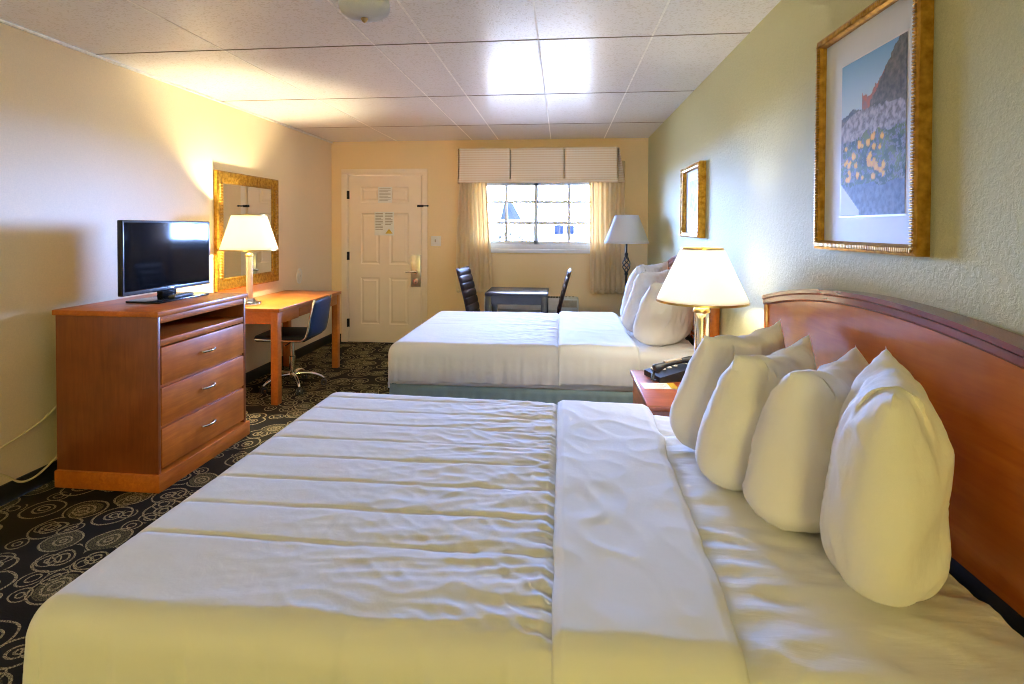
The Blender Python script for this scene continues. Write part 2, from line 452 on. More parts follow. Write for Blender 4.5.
for z in (1.79, 1.05, 0.235):
    MB().cyl((-0.004, -0.006, z - 0.05), (-0.004, -0.006, z + 0.05), 0.009, 10).box(-0.004, 0.02, 0.002, 0.007, z - 0.05, z + 0.05).build('hinge', M['iron'], door)
b = MB(); b.box(0.787, 0.91, -0.018, 0.006, 0.685, 1.07, 0.008)
o = b.build('lock_plate', M['nickel'], door); o.scale = (1, 1, 1)
b = MB(); b.cyl((0.86, -0.05, 0.865), (0.86, 0.0, 0.865), 0.022, 16); b.tube(spline([(0.868, -0.055, 0.868), (0.80, -0.058, 0.872), (0.735, -0.05, 0.868)], 6), 0.012, 10)
b.build('door_handle', M['chrome'], door)
MB().cyl((0.85, -0.032, 0.755), (0.85, -0.016, 0.755), 0.03, 20).box(0.842, 0.858, -0.045, -0.03, 0.738, 0.772, 0.003).build('deadbolt_turn', M['chrome'], door)
MB().box(0.87, 0.945, -0.035, -0.016, 1.64, 1.668, 0.004).cyl((0.935, -0.03, 1.655), (1.0, -0.045, 1.655), 0.008, 10).lathe([(0.0, -0.012), (0.014, -0.006), (0.014, 0.006), (0, 0.012)], (1.0, -0.045, 1.655), 14, False).build('swing_bar_latch', M['iron'], door)

n1 = thing('paper_notice', 'small white paper notice taped on upper panels of the cream door', 'notice', (DX0 + 0.465, D + LY - 0.001, 1.79))
MB().box(-0.087, 0.087, -0.003, 0, -0.095, 0.095).build('sheet', M['paper'], n1, smooth=False)
b = MB()
for k in range(9): b.box(-0.07, 0.07 - 0.03 * (k % 3 == 2), -0.0042, -0.003, 0.07 - 0.018 * k, 0.076 - 0.018 * k)
b.build('print', M['ink'], n1, smooth=False)
n2 = thing('paper_notice', 'larger two-column notice with a yellow emblem taped mid-height on the cream door', 'notice', (DX0 + 0.455, D + LY - 0.001, 1.442))
MB().box(-0.12, 0.12, -0.003, 0, -0.142, 0.142).build('sheet', M['paper'], n2, smooth=False)
b = MB()
for cx in (-0.062, 0.058):
    for k in range(11):
        if cx > 0 and k > 7: continue
        b.box(cx - 0.046, cx + 0.046 - 0.02 * (k % 4 == 3), -0.0042, -0.003, 0.118 - 0.019 * k, 0.127 - 0.019 * k)
b.build('print', M['ink'], n2, smooth=False)
b = MB(); b.loft([[(0.015, -0.0045, -0.12), (0.105, -0.0045, -0.12), (0.06, -0.0045, -0.06)], [(0.015, -0.003, -0.12), (0.105, -0.003, -0.12), (0.06, -0.003, -0.06)]]); b.build('emblem', M['yellow_print'], n2, smooth=False)

sw = thing('light_switch', 'white light switch plate on far wall beside the cream door', 'switch', (-1.496, D, 1.237))
MB().box(-0.06, 0.06, -0.008, 0, -0.06, 0.06, 0.004).build('plate', M['white_plastic'], sw)
MB().box(-0.012, 0.002, -0.02, -0.006, -0.014, 0.02, 0.003).build('toggle', M['ink'], sw)
wp = thing('wall_plate', 'oval white blank plate on left wall above the writing desk', 'plate', (XL, 5.546, 0.875))
b = MB(); b.loft([[(x, 0.058 * s * math.cos(a), 0.082 * s * math.sin(a)) for a in [2 * PI * i / 28 for i in range(28)]] for x, s in ((0, 1), (0.008, 1), (0.012, 0.85))]); b.build('cover', M['white_plastic'], wp)
MB().cyl((0.009, 0, 0), (0.0145, 0, 0), 0.008, 12).build('screw', M['nickel'], wp)

# window ------------------------------------------------------------
win = bpy.data.objects.new('window_1', None); C.objects.link(win); win.location = (0, D, 0); struct(win)
b = MB(); fy0, fy1 = 0.02, 0.10
b.box(WX0, WX0 + 0.04, fy0, fy1, WZ0, WZ1, 0.004).box(WX1 - 0.04, WX1, fy0, fy1, WZ0, WZ1, 0.004).box(WX0, WX1, fy0, fy1, WZ1 - 0.04, WZ1, 0.004).box(WX0, WX1, fy0, fy1, WZ0, WZ0 + 0.05, 0.004)
b.build('window_frame', M['vinyl'], win)
zg0, zg1 = WZ0 + 0.05, WZ1 - 0.04
for x0, x1, yy, nm in ((WX0 + 0.04, -0.285, 0.03, 'sliding_sash'), (-0.32, WX1 - 0.04, 0.062, 'fixed_sash')):
    b = MB(); s = 0.046 if yy < 0.05 else 0.04
    b.box(x0, x0 + s, yy, yy + 0.03, zg0, zg1, 0.003).box(x1 - s, x1, yy, yy + 0.03, zg0, zg1, 0.003).box(x0, x1, yy, yy + 0.03, zg0, zg0 + s, 0.003).box(x0, x1, yy, yy + 0.03, zg1 - s, zg1, 0.003)
    fr = b.build(nm, M['vinyl'], win)
    b = MB(); xm = (x0 + x1) / 2; b.box(xm - 0.016, xm + 0.016, yy + 0.009, yy + 0.021, zg0 + s, zg1 - s)
    for k in (1, 2):
        z = zg0 + (zg1 - zg0) * k / 3 + 0.01; b.box(x0 + s, x1 - s, yy + 0.010, yy + 0.020, z - 0.015, z + 0.015)
    b.build('muntin', M['vinyl'], fr)
    MB().box(x0 + s - 0.004, x1 - s + 0.004, yy + 0.013, yy + 0.017, zg0 + s - 0.004, zg1 - s + 0.004).build('pane', M['glass'], fr, smooth=False)
MB().box(WX0 - 0.03, WX1 + 0.03, -0.03, 0.02, WZ0 - 0.045, WZ0, 0.006).build('window_sill', M['vinyl'], win)

# curtains ----------------------------------------------------------


def curtain(name, x0, x1, x0t, x1t, ztop, zbot, label, seed):
    t = thing(name, label, 'curtain', ((x0 + x1) / 2, D - 0.10, 0)); cx = (x0 + x1) / 2
    nf = 7
    def f(u, v):
        z = zbot + (ztop - zbot) * v
        xx = (x0 + (x1 - x0) * u) * (1 - v) + (x0t + (x1t - x0t) * u) * v
        a = 0.034 * (0.75 + 0.35 * noise.noise((u * 3, v * 1.5, seed)))
        ph = u * nf * 2 * PI + 0.8 * noise.noise((u * 2, v * 1.2, seed + 5))
        return (xx - cx + 0.012 * math.sin(ph * 2) + 0.006 * noise.noise((u * 9, v * 4, seed)), a * math.sin(ph) + 0.01 * noise.noise((u * 20, v * 3, seed)), z + 0.008 * math.sin(ph + 1) * (1 - v))
    o = MB().grid(f, 150, 40).build('panel', M['curtain'], t, 60); solid(o, 0.003, 0)
    h = MB().grid(lambda u, v: tuple(Vector(f(u, v * 0.03)) + Vector((0, -0.004, -0.004))), 150, 2).build('hem', M['curtain'], t, 60); solid(h, 0.003, 0)
    return t


curtain('curtain', -1.235, -0.80, -1.19, -0.885, 2.16, 0.645, 'tan curtain drawn to left of the window nearest the door', 1.0)
curtain('curtain', 0.325, 0.715, 0.30, 0.70, 2.16, 0.66, 'tan curtain drawn to right of the window behind the floor lamp', 9.0)
va = thing('valance', 'pleated beige striped box valance above the window and curtains', 'valance', (-0.255, D, 1.908))
VW, VD, VH = 0.93, 0.20, 0.40
MB().box(-VW + 0.02, VW - 0.05, -VD + 0.01, 0, VH - 0.02, VH - 0.002, 0.003).build('top_board', M['valance'], va)
xs = [-VW, -0.335, 0.275, VW - 0.06]
for k in range(3):
    x0, x1 = xs[k] + 0.004, xs[k + 1] - 0.004
    def f(u, v, x0=x0, x1=x1):
        e = min(u, 1 - u); return (x0 + (x1 - x0) * u, -VD - 0.012 * (1 - v) - 0.004 * math.sin(u * PI) + 0.02 * max(0, 1 - e / 0.02), VH * v - 0.002 * math.sin(u * 9))
    solid(MB().grid(f, 60, 16).build('front_panel', M['valance'], va, 60), 0.006, 0)
MB().box(-VW + 0.02, VW - 0.08, -VD + 0.022, -VD + 0.026, 0.01, VH - 0.02).build('pleat_lining', M['dark_tan'], va, smooth=False)
for s, xt in ((-1, -VW), (1, VW - 0.06)):
    fl = 0.0 if s < 0 else 0.075
    def f(u, v, s=s, xt=xt, fl=fl): return (xt + s * 0.008 + fl * (1 - v) * (0.5 + 0.5 * math.cos(u * PI * 2.0)) * 0.9 + 0.004 * s, -VD + 0.002 + (VD - 0.005) * u, VH * v)
    solid(MB().grid(f, 24, 16).build('side_return', M['valance'], va, 60), 0.006, 0)
MB().box(-VW + 0.002, VW - 0.063, -VD - 0.021, -VD - 0.017, 0.0, 0.045, 0.001).build('hem_band', M['valance'], va)

# wall heating unit --------------------------------------------------
ac = thing('wall_heater', 'white through-wall heating and cooling unit below the window', 'heater', (-0.35, D, 0.0))
MB().box(-0.54, 0.54, -0.185, 0, 0.10, 0.60, 0.012).build('cabinet', M['unit_white'], ac)
b = MB()
for k in range(11): b.box(-0.5, 0.30, -0.193, -0.184, 0.20 + 0.026 * k, 0.212 + 0.026 * k, 0.002)
b.build('front_grille', M['unit_white'], ac)
b = MB(); b.box(-0.5, 0.34, -0.165, -0.02, 0.5995, 0.602)
b.build('vent_shade', M['dark'], ac, smooth=False)  # dark sheet painted as the shade inside the vent, under the louvers
b = MB()
for k in range(26): b.box(-0.49 + k * 0.032, -0.484 + k * 0.032, -0.16, -0.025, 0.6015, 0.608)
b.build('vent_louvers', M['unit_white'], ac, smooth=False)
MB().box(0.36, 0.52, -0.16, -0.03, 0.5995, 0.606, 0.002).build('control_lid', M['unit_white'], ac)
b = MB()
for k in range(3): b.cyl((0.40 + 0.04 * k, -0.1, 0.605), (0.40 + 0.04 * k, -0.1, 0.615), 0.011, 14)
b.build('control_knob', M['ink'], ac)
MB().box(0.345, 0.52, -0.19, -0.184, 0.5, 0.58, 0.002).build('side_louver', M['ink'], ac)

# ------------------------------------------------------------------ beds


def nz(x, y, z=0.0): return noise.noise((x, y, z))


def drape(xf, x0, x1, y0, y1, ztop, drop, r, foot, hfun, wav, res, seed, warp=None, seam=0):
    """cloth lying on a box top and hanging down its sides (and its foot end)"""
    L = drop - r + r * PI / 2
    a0 = (x0 + r - L) if foot else x0
    bb0, bb1 = y0 + r - L, y1 - r + L
    xe = x0 + r if foot else -9; ye0, ye1 = y0 + r, y1 - r
    na, nb = int((x1 - a0) / res), int((bb1 - bb0) / res)
    def f(u, v):
        a = a0 + (x1 - a0) * u; bq = bb0 + (bb1 - bb0) * v
        da = max(0.0, xe - a); db = max(0.0, ye0 - bq, bq - ye1); sg = -1 if bq < ye0 else 1
        hy = math.hypot(da, db)
        px = max(a, xe); py = min(max(bq, ye0), ye1)
        if hy < 1e-6:
            z = ztop + hfun(a, bq)
            p = Vector((px, py, z))
        else:
            nx, ny = -da / hy, sg * db / hy
            d = (da ** 5 + db ** 5) ** 0.2; lim = r * PI / 2
            if d < lim: out, dn = r * math.sin(d / r), r * (1 - math.cos(d / r))
            else: out, dn = r, r + d - lim
            fl = max(0.0, (d - lim * 0.6)) / max(L, 0.01)
            ph = (px + nx * 0.12) * 1.0; pq = (py + ny * 0.12) * 1.0
            out += wav * fl * (nz(ph * 13, pq * 13, seed) + 0.7 * nz(ph * 31, pq * 31, seed + 3) + 0.25) + wav * 0.35 * fl * nz(a * 60, bq * 60, seed)
            if seam and db > da: q = (a / seam - round(a / seam)) * seam; out -= 0.0045 * math.exp(-(q / 0.008) ** 2) * min(1.0, d / lim)
            corner = (2 * da * db / (hy * hy)) if hy > 0 else 0
            out += corner * fl * 0.006
            dn += wav * 0.5 * fl * nz(ph * 8, pq * 8, seed + 8)
            z = ztop - dn + hfun(a, bq) * max(0.0, 1 - d / (lim * 1.2))
            p = Vector((px + nx * out, py + ny * out, z))
        if warp: p = warp(p, u, v)
        return p + Vector((xf, 0, 0))
    return MB().grid(f, na, nb)


def ridge(v): return 1 - min(1.0, abs(v) * 3.2)


def quilt_h(seed, pitch, off, foldx, amp=1.0, ymax=9):
    def h(x, y):
        yy = y + 0.010 * nz(x * 2.3, y * 1.5, seed) + 0.004 * nz(x * 9, y * 5, seed + 1)
        k = (yy - off) / pitch; fr = abs(k - round(k)) * pitch
        q = -0.0034 * math.exp(-(fr / 0.0060) ** 2) + 0.0005 * math.sin(min(1, fr / (pitch / 2)) * PI / 2)
        if yy < off - pitch * 0.45: q = 0.0004
        near = max(0.0, 1 - (foldx - x) / 0.75)                # more crumpled towards the turned-down edge
        wr = 0.0022 * ridge(nz(x * 5 + y * 3, y * 11 - x * 2, seed + 11)) * (0.25 + near)
        wr += 0.003 * ridge(nz(x * 13, y * 19 + x * 6, seed + 13)) * (0.1 + near) + 0.004 * near * ridge(nz(x * 3.2 + y * 2, y * 20 - x * 3, seed + 15))
        wr += 0.003 * nz(x * 3, y * 4, seed + 17)
        edge = max(0.0, 1 - (foldx - x) / 0.07); wr += 0.007 * edge * (nz(x * 10, y * 75, seed + 21)) - 0.012 * max(0.0, 1 - (foldx - x) / 0.02)
        return (q + wr) * amp
    return h


def sheet_h(seed, amp=1.0):
    def h(x, y):
        s = 0.006 * ridge(nz(x * 2.0 + y * 1.5, y * 11, seed)) * (0.4 + 0.6 * abs(nz(x * 1.2, y * 1.2, seed + 4)))
        s += 0.003 * ridge(nz(x * 6, y * 15 + x * 4, seed + 6)) + 0.003 * nz(x * 4, y * 4, seed + 9)
        return s * amp
    return h


def make_bed(loc, seed, lab, lab_c, lab_s, fold0, fold1, foot_x, near_fold1, pitch, off, width=1.47, res=0.011, rad=0.065, wv_=0.014, taper=0.0, drop=0.262):
    hw = width / 2; HX = 0.955
    bed = thing('bed', lab, 'bed', loc)
    MB().box(foot_x + 0.05, HX - 0.005, -hw + 0.03, hw - 0.03, 0.16, 0.395, 0.02, 3).build('box_spring', M['sheet'], bed)
    for x in (foot_x + 0.13, HX - 0.1):
        for y in (-hw + 0.12, hw - 0.12): MB().lathe([(0.02, 0.0), (0.025, 0.02), (0.03, 0.16)], (x, y, 0), 14).build('leg', M['matt_plastic'], bed)
    # mattress with its fitted sheet tucked in below
    m = drape(0, foot_x + 0.022, HX, -hw + 0.016, hw - 0.016, 0.632, 0.225, 0.045, True, lambda x, y: 0.0 if x < fold0 - 0.02 else sheet_h(seed + 40, 1.7)(x, y) * min(1, (x - fold0 + 0.02) / 0.05), 0.006, 0.014, seed + 2)
    m.face([(foot_x + 0.03, -hw + 0.02, 0.407), (HX, -hw + 0.02, 0.407), (HX, hw - 0.02, 0.407), (foot_x + 0.03, hw - 0.02, 0.407)])
    m.face([(HX, -hw + 0.02, 0.407), (HX, hw - 0.02, 0.407), (HX, hw - 0.04, 0.625), (HX, -hw + 0.04, 0.625)])
    m.build('mattress', M['sheet'], bed, 60)
    # gathered skirt
    def sk(u, v):
        per = [(HX, -hw + 0.018), (foot_x + 0.03, -hw + 0.018), (foot_x + 0.03, hw - 0.018), (HX, hw - 0.018)]
        ln = [HX - foot_x - 0.03, width - 0.036, HX - foot_x - 0.03]; t = u * sum(ln); k = 0
        while k < 2 and t > ln[k]: t -= ln[k]; k += 1
        q = t / ln[k]; p0, p1 = per[k], per[k + 1]; nx, ny = [(0, -1), (-1, 0), (0, 1)][k]
        s = u * sum(ln); wv = (0.006 * math.sin(s * 95 + 3 * nz(s * 4, 1, seed)) + 0.007 * nz(s * 14, v, seed)) * (0.25 + 0.9 * (1 - v))
        return (p0[0] + (p1[0] - p0[0]) * q + nx * (wv + 0.012 * (1 - v)), p0[1] + (p1[1] - p0[1]) * q + ny * (wv + 0.012 * (1 - v)), 0.015 + 0.385 * v)
    solid(MB().grid(sk, 620, 10).build('bed_skirt', M['skirt'], bed, 60), 0.003, 0)
    # comforter
    co = drape(0, foot_x, fold0 + 0.015, -hw, hw, 0.662, drop, rad, True, quilt_h(seed, pitch, off, fold0), wv_, res, seed, None, 0.152)
    oc = co.build('comforter', M['comforter'], None, 60); oc.location = loc; solid(oc, 0.012); tag(oc, lab_c, 'comforter')
    # sheet turned down over the comforter's upper edge
    def wp2(p, u, v):
        k = max(-1.0, min(1.0, p.y / hw)); x1n = fold1 + (near_fold1 - fold1) * (0.5 - k / 2) + 0.012 * nz(p.y * 5, 3, seed)
        t = (p.x - fold0) / (fold1 - fold0)
        e = 0.012 * max(0.0, 1 - (p.x - fold0) / 0.02) + 0.012 * max(0.0, 1 - (fold1 - p.x) / 0.025)
        return Vector((fold0 + 0.004 * nz(p.y * 9, 7, seed) + (x1n - fold0) * t, p.y, p.z - e))
    def band_h(x, y):
        return 0.0055 * ridge(nz(x * 7 + 4 * y, y * 5 - 3 * x, seed + 31)) * (0.4 + 0.9 * max(0, nz(x * 3, y * 3, seed + 2))) + 0.004 * nz(x * 6, y * 3, seed + 33)
    bd = drape(0, fold0, fold1, -hw - 0.008, hw + 0.008, 0.676, drop, 0.066, False, band_h, 0.012, res, seed + 50, wp2)
    o = bd.build('flat_sheet', M['flat'], None, 60); o.location = loc; solid(o, 0.010); tag(o, lab_s, 'sheet')
    if taper:                                                   # bedding pulled in a little towards the head on the far side
        for q in list(bed.children) + [x for x in (o, oc)]:
            for v in q.data.vertices:
                if v.co.y > 0: v.co.y -= taper * max(0.0, v.co.x - foot_x) / 1.4 * v.co.y / hw
    return bed


make_bed((-0.09, 1.665, 0), 3.0, 'near queen bed closest to camera with fitted white sheet and mattress',
         'white channel-quilted comforter spread on the near bed closest to camera', 'white top sheet turned down in a wide band on the near bed',
         0.075, 0.455, -0.968, 0.41, 0.153, 1.365 - 1.665 - 0.153, res=0.007, taper=0.075)
make_bed((-0.10, 4.075, 0), 23.0, 'far queen bed by the window with teal-grey gathered skirt',
         'white comforter with gathered sides spread on the far bed by the window', 'white top sheet turned down on the far bed by the window',
         0.08, 0.565, -1.02, 0.57, 0.153, 0.02, width=1.44, res=0.012, rad=0.085, wv_=0.024, drop=0.238)

# headboards ---------------------------------------------------------


def headboard(yc, label, hw=0.885):
    t = thing('headboard', label, 'headboard', (XR, yc, 0))
    def top(y): return 1.10 + 0.105 * (1 - (y / hw) ** 2)
    ys = [-hw + 2 * hw * i / 48 for i in range(49)]
    prof = [(y, top(y)) for y in ys]
    def slab(b, x0, x1, inset_t, z0, side):
        pts = [(-hw + side, z0)] + [(max(-hw + side, min(hw - side, y)), z - inset_t) for y, z in prof] + [(hw - side, z0)]
        b.loft([[(x0, y, z) for y, z in pts], [(x1, y, z) for y, z in pts]])
    b = MB(); slab(b, -0.055, -0.012, 0.03, 0.63, 0.02); b.build('panel', M['headboard'], t)
    b = MB()                                                     # arched cap moulding with a stepped profile
    def capring(y, z): return [(-0.060, y, z - 0.045), (-0.068, y, z - 0.038), (-0.068, y, z - 0.020), (-0.074, y, z - 0.014), (-0.074, y, z), (-0.008, y, z), (-0.008, y, z - 0.045)]
    b.loft([capring(y, z) for y, z in prof]); b.build('cap_moulding', M['headboard_trim'], t)
    for s in (-1, 1):
        MB().box(-0.066, -0.010, s * hw - 0.022 if s > 0 else -hw, hw if s > 0 else -hw + 0.022, 0.63, 1.062, 0.004).build('end_stile', M['headboard'], t)
    for s in (-0.5, 0.5): MB().box(-0.05, -0.015, s - 0.05, s + 0.05, 0.0, 0.63, 0.003).build('leg', M['matt_plastic'], t)
    MB().box(-0.054, -0.014, -hw + 0.03, hw - 0.03, 0.55, 0.63, 0.003).build('lower_rail', M['matt_plastic'], t)
    return t


headboard(1.685, 'arched cherry headboard on right wall behind the near bed')
headboard(4.15, 'cherry headboard on right wall behind the far bed, mostly hidden by the lit lamp', 0.70)

# pillows ------------------------------------------------------------


def pillow(loc, rz, lean, w, h, th, label, seed, sag=0.05, roll=0.0, group=None, twist=0.0):
    n1, n2 = 40, 46
    def half(side):
        def f(u, v):
            X = u * 2 - 1; s = v
            if s < 0.32: g = (1 - (1 - s / 0.32) ** 3.2) ** 0.45 * 0.96
            else: g = 0.96 + 0.04 * ((s - 0.32) / 0.68) ** 3 - 0.055 * math.sin((s - 0.32) / 0.68 * PI)
            hs = (1 - (1 - s / 0.26) ** 2) ** 0.5 if s < 0.26 else (1 - ((s - 0.26) / 0.74) ** 2.7) ** 0.60
            pf = max(0.0, 1 - abs(X) ** 2.8) ** 0.55
            y = th / 2 * hs * pf
            cr = math.exp(-((X + 0.5 - 0.12 * s) / 0.07) ** 2) * (0.3 + 0.7 * s) - 0.6 * math.exp(-((X - 0.25 + 0.2 * s + 0.1 * nz(s * 3, 1, seed)) / 0.06) ** 2) * max(0, s - 0.3)
            fade = min(1.0, y / 0.03)
            y += fade * (0.012 * nz(X * 2.2, s * 2.5, seed + side) + 0.009 * ridge(nz(X * 3.2 + s * 2, s * 3 - X * 2, seed + side * 3)) + 0.008 * cr + 0.014 * ridge(nz(X * 5, s * 1.6, seed + 9)) * max(0, s - 0.45))
            z = h * s - 0.03 * max(0.0, -X - 0.55) / 0.45 * max(0.0, s - 0.6) / 0.4 - sag * (1 - X * X) * max(0, (s - 0.4) / 0.6) ** 2 + 0.012 * nz(X * 3, s * 3, seed + 7) * s
            x = w / 2 * g * X + 0.01 * nz(X * 2, s * 3, seed + 5) + roll * h * s + (0.045 * w * max(0.0, s - 0.7) / 0.3 if X < -0.6 else 0)
            y2 = side * y + 0.045 * (X * X) * twist * s
            return Vector((x, y2, max(z, 0.012 * (1 - min(1, s * 12)))))
        return f
    b = MB(); b.grid(half(1), n1, n2); b.grid(half(-1), n1, n2)
    bmesh.ops.remove_doubles(b.bm, verts=b.bm.verts, dist=0.0008)
    o = b.build('pillow', M['pillowcase'], None, 60)
    o.matrix_world = Matrix.Translation(loc) @ Matrix.Rotation(rz, 4, 'Z') @ Matrix.Rotation(lean, 4, 'X')
    tag(o, label, 'pillow', group); return o


R = math.radians; G = 'pillows standing on the near bed'
ZB = 0.636
pillow((0.53, 1.985, ZB), R(34), R(9), 0.42, 0.425, 0.215, 'white pillow farthest from camera in the row on the near bed, beside the nightstand', 1.0, 0.035, 0.31, G, 1)
pillow((0.545, 1.715, ZB), R(38), R(9), 0.41, 0.42, 0.215, 'white pillow second from the nightstand in the row on the near bed', 4.0, 0.04, 0.30, G, 1)
pillow((0.615, 1.505, ZB), R(41), R(8), 0.38, 0.425, 0.225, 'white pillow second from camera in the row on the near bed', 8.0, 0.035, 0.30, G, 1)
pillow((0.682, 1.257, ZB), R(63), R(5), 0.40, 0.475, 0.205, 'white pillow closest to camera, the largest in view on the near bed', 13.0, 0.03, 0.08, G, 0.4)
G2 = 'pillows leaning on the far bed'
pillow((0.64, 3.69, ZB), R(36), R(12), 0.50, 0.45, 0.22, 'white pillow leaning on far bed nearest the lit lamp', 21.0, 0.03, 0.14, G2)
pillow((0.59, 4.08, ZB), R(44), R(10), 0.46, 0.48, 0.20, 'white pillow standing in the middle on the far bed', 25.0, 0.03, 0.14, G2)
pillow((0.60, 4.42, ZB), R(48), R(10), 0.46, 0.51, 0.20, 'white pillow on the far bed nearest the floor lamp', 29.0, 0.03, 0.14, G2)

# ------------------------------------------------------------------ dresser
dr = thing('dresser', 'cherry three-drawer dresser with open shelf against left wall under the television', 'dresser', (-2.11, 2.64, 0))
DL, DD = 0.80, 0.59                                              # x = 0 is the front, y runs along the wall
b = MB()
b.box(-DD, 0, 0, 0.02, 0.09, 0.925, 0.002).build('side_panel', M['cherry_shaded'], dr)
MB().box(-DD, 0, DL - 0.02, DL, 0.09, 0.925, 0.002).build('side_panel', M['cherry_shaded'], dr)
MB().box(-DD, -DD + 0.012, 0.02, DL - 0.02, 0.09, 0.925).build('back_panel', M['shade_board'], dr, smooth=False)  # shade inside the open shelf is put into this dark colour
MB().box(-DD - 0.01, 0.014, -0.014, DL + 0.014, 0.925, 0.955, 0.006).build('top', M['cherry'], dr)
MB().box(-0.02, -0.001, 0.02, DL - 0.02, 0.888, 0.925, 0.002).build('top_rail', M['cherry'], dr)
MB().box(-DD + 0.012, -0.003, 0.02, DL - 0.02, 0.765, 0.80, 0.002).build('shelf', M['cherry'], dr)
MB().box(-DD, 0.018, -0.018, DL + 0.018, 0.0, 0.092, 0.005).build('plinth', M['cherry'], dr)
for z0, z1 in ((0.560, 0.758), (0.342, 0.542), (0.112, 0.324)):
    f_ = MB().box(-0.018, 0.002, 0.026, DL - 0.026, z0, z1, 0.004).box(-0.40, -0.018, 0.045, DL - 0.045, z0 + 0.02, z1 - 0.03).build('drawer', M['cherry'], dr)
    zc = (z0 + z1) / 2 + 0.005; yc = DL / 2
    hp = [(0.0, yc - 0.055, zc), (0.016, yc - 0.053, zc), (0.026, yc - 0.03, zc), (0.030, yc, zc), (0.026, yc + 0.03, zc), (0.016, yc + 0.053, zc), (0.0, yc + 0.055, zc)]
    MB().tube(spline(hp, 4), 0.0065, 10).build('handle', M['chrome'], f_)
MB().box(-0.45, -0.015, 0.02, DL - 0.02, 0.543, 0.559).box(-0.45, -0.015, 0.02, DL - 0.02, 0.325, 0.341).build('drawer_rail', M['cherry'], dr, smooth=False)

# television ---------------------------------------------------------
tv = thing('television', 'black flat-screen television standing on the cherry dresser', 'television', (-2.42, 3.12, 0.955), math.radians(-1.5))
TW, TH, Z0 = 0.725, 0.425, 0.057
MB().box(-0.012, 0.018, -TW / 2, TW / 2, Z0, Z0 + TH, 0.005).build('casing', M['black_plastic'], tv)
MB().box(-0.055, -0.012, -TW / 2 + 0.05, TW / 2 - 0.05, Z0 + 0.03, Z0 + TH - 0.08, 0.018, 3).build('rear_housing', M['matt_plastic'], tv)
MB().box(0.0175, 0.0195, -TW / 2 + 0.016, TW / 2 - 0.016, Z0 + 0.028, Z0 + TH - 0.016).build('screen', M['screen'], tv, smooth=False)
b = MB()
b.box(0.0165, 0.0205, -TW / 2 + 0.004, TW / 2 - 0.004, Z0 + 0.004, Z0 + 0.022, 0.001).box(0.0165, 0.0205, -TW / 2 + 0.004, -TW / 2 + 0.013, Z0 + 0.02, Z0 + TH - 0.004, 0.001)
b.box(0.0165, 0.0205, TW / 2 - 0.013, TW / 2 - 0.004, Z0 + 0.02, Z0 + TH - 0.004, 0.001).box(0.0165, 0.0205, -TW / 2 + 0.004, TW / 2 - 0.004, Z0 + TH - 0.013, Z0 + TH - 0.004, 0.001)
b.build('bezel', M['bezel'], tv)
MB().box(0.0202, 0.0215, -0.03, 0.03, Z0 + 0.009, Z0 + 0.016, 0.0004).build('badge', M['chrome'], tv)
MB().box(-0.03, 0.012, -0.06, 0.06, 0.010, 0.09, 0.008).build('neck', M['black_plastic'], tv)
MB().box(-0.10, 0.12, -0.215, 0.215, 0.0, 0.013, 0.005).build('stand_base', M['black_plastic'], tv)
rc = thing('remote_control', 'slim black remote control lying on the television stand base', 'remote', (-2.34, 3.13, 0.9682), R(4))
MB().box(-0.022, 0.022, -0.095, 0.095, 0, 0.018, 0.006).build('body', M['matt_plastic'], rc)
b = MB()
for i in range(3):
    for j in range(9): b.cyl((-0.012 + 0.012 * i, -0.075 + 0.017 * j, 0.0175), (-0.012 + 0.012 * i, -0.075 + 0.017 * j, 0.0195), 0.0042, 8)
b.build('buttons', M['ink'], rc)

# power cords on the left wall --------------------------------------
tag(MB().tube(spline([(XL + 0.012, 2.05, 0.19), (XL + 0.014, 2.30, 0.265), (XL + 0.016, 2.50, 0.315), (XL + 0.03, 2.63, 0.365), (XL + 0.05, 2.72, 0.44)], 8), 0.0052, 8).build('cord', M['cord']), 'ivory cord sagging across left wall behind the dresser, upper of two', 'cord')
tag(MB().tube(spline([(XL + 0.010, 2.05, 0.36), (XL + 0.012, 2.30, 0.24), (XL + 0.016, 2.43, 0.15), (XL + 0.022, 2.50, 0.085), (XL + 0.03, 2.56, 0.075), (XL + 0.03, 2.63, 0.095), (XL + 0.03, 2.72, 0.14)], 8), 0.0052, 8).build('cord', M['cord']), 'ivory cord drooping to the baseboard beside the dresser, lower of two', 'cord')

# ------------------------------------------------------------------ desk
dk = thing('writing_desk', 'honey-brown wooden writing desk against left wall past the dresser', 'desk', (-2.205, 4.03, 0))
KL, KD = 1.21, 0.575
MB().box(-KD, 0.012, 0, KL, 0.73, 0.76, 0.004).build('desktop', M['desk'], dk)
MB().box(-KD + 0.03, -0.05, 0.018, 0.038, 0.635, 0.73).build('side_apron', M['desk'], dk)
MB().box(-KD + 0.03, -0.05, KL - 0.038, KL - 0.018, 0.635, 0.73).build('side_apron', M['desk'], dk)
MB().box(-0.03, -0.008, 0.06, 0.36, 0.635, 0.73, 0.002).box(-0.03, -0.008, 0.85, KL - 0.06, 0.635, 0.73, 0.002).box(-0.03, -0.008, 0.36, 0.85, 0.715, 0.73).build('front_apron', M['desk'], dk)
f_ = MB().box(-0.028, -0.006, 0.365, 0.845, 0.642, 0.712, 0.003).box(-0.4, -0.028, 0.38, 0.83, 0.65, 0.70).build('drawer', M['desk'], dk)
MB().cyl((-0.006, 0.605, 0.677), (0.012, 0.605, 0.677), 0.009, 12).build('knob', M['nickel'], f_)
for x in (-0.062, -KD + 0.004):
    for y in (0.004, KL - 0.066): MB().box(x, x + 0.058, y, y + 0.062, 0, 0.73, 0.003).build('leg', M['desk'], dk)

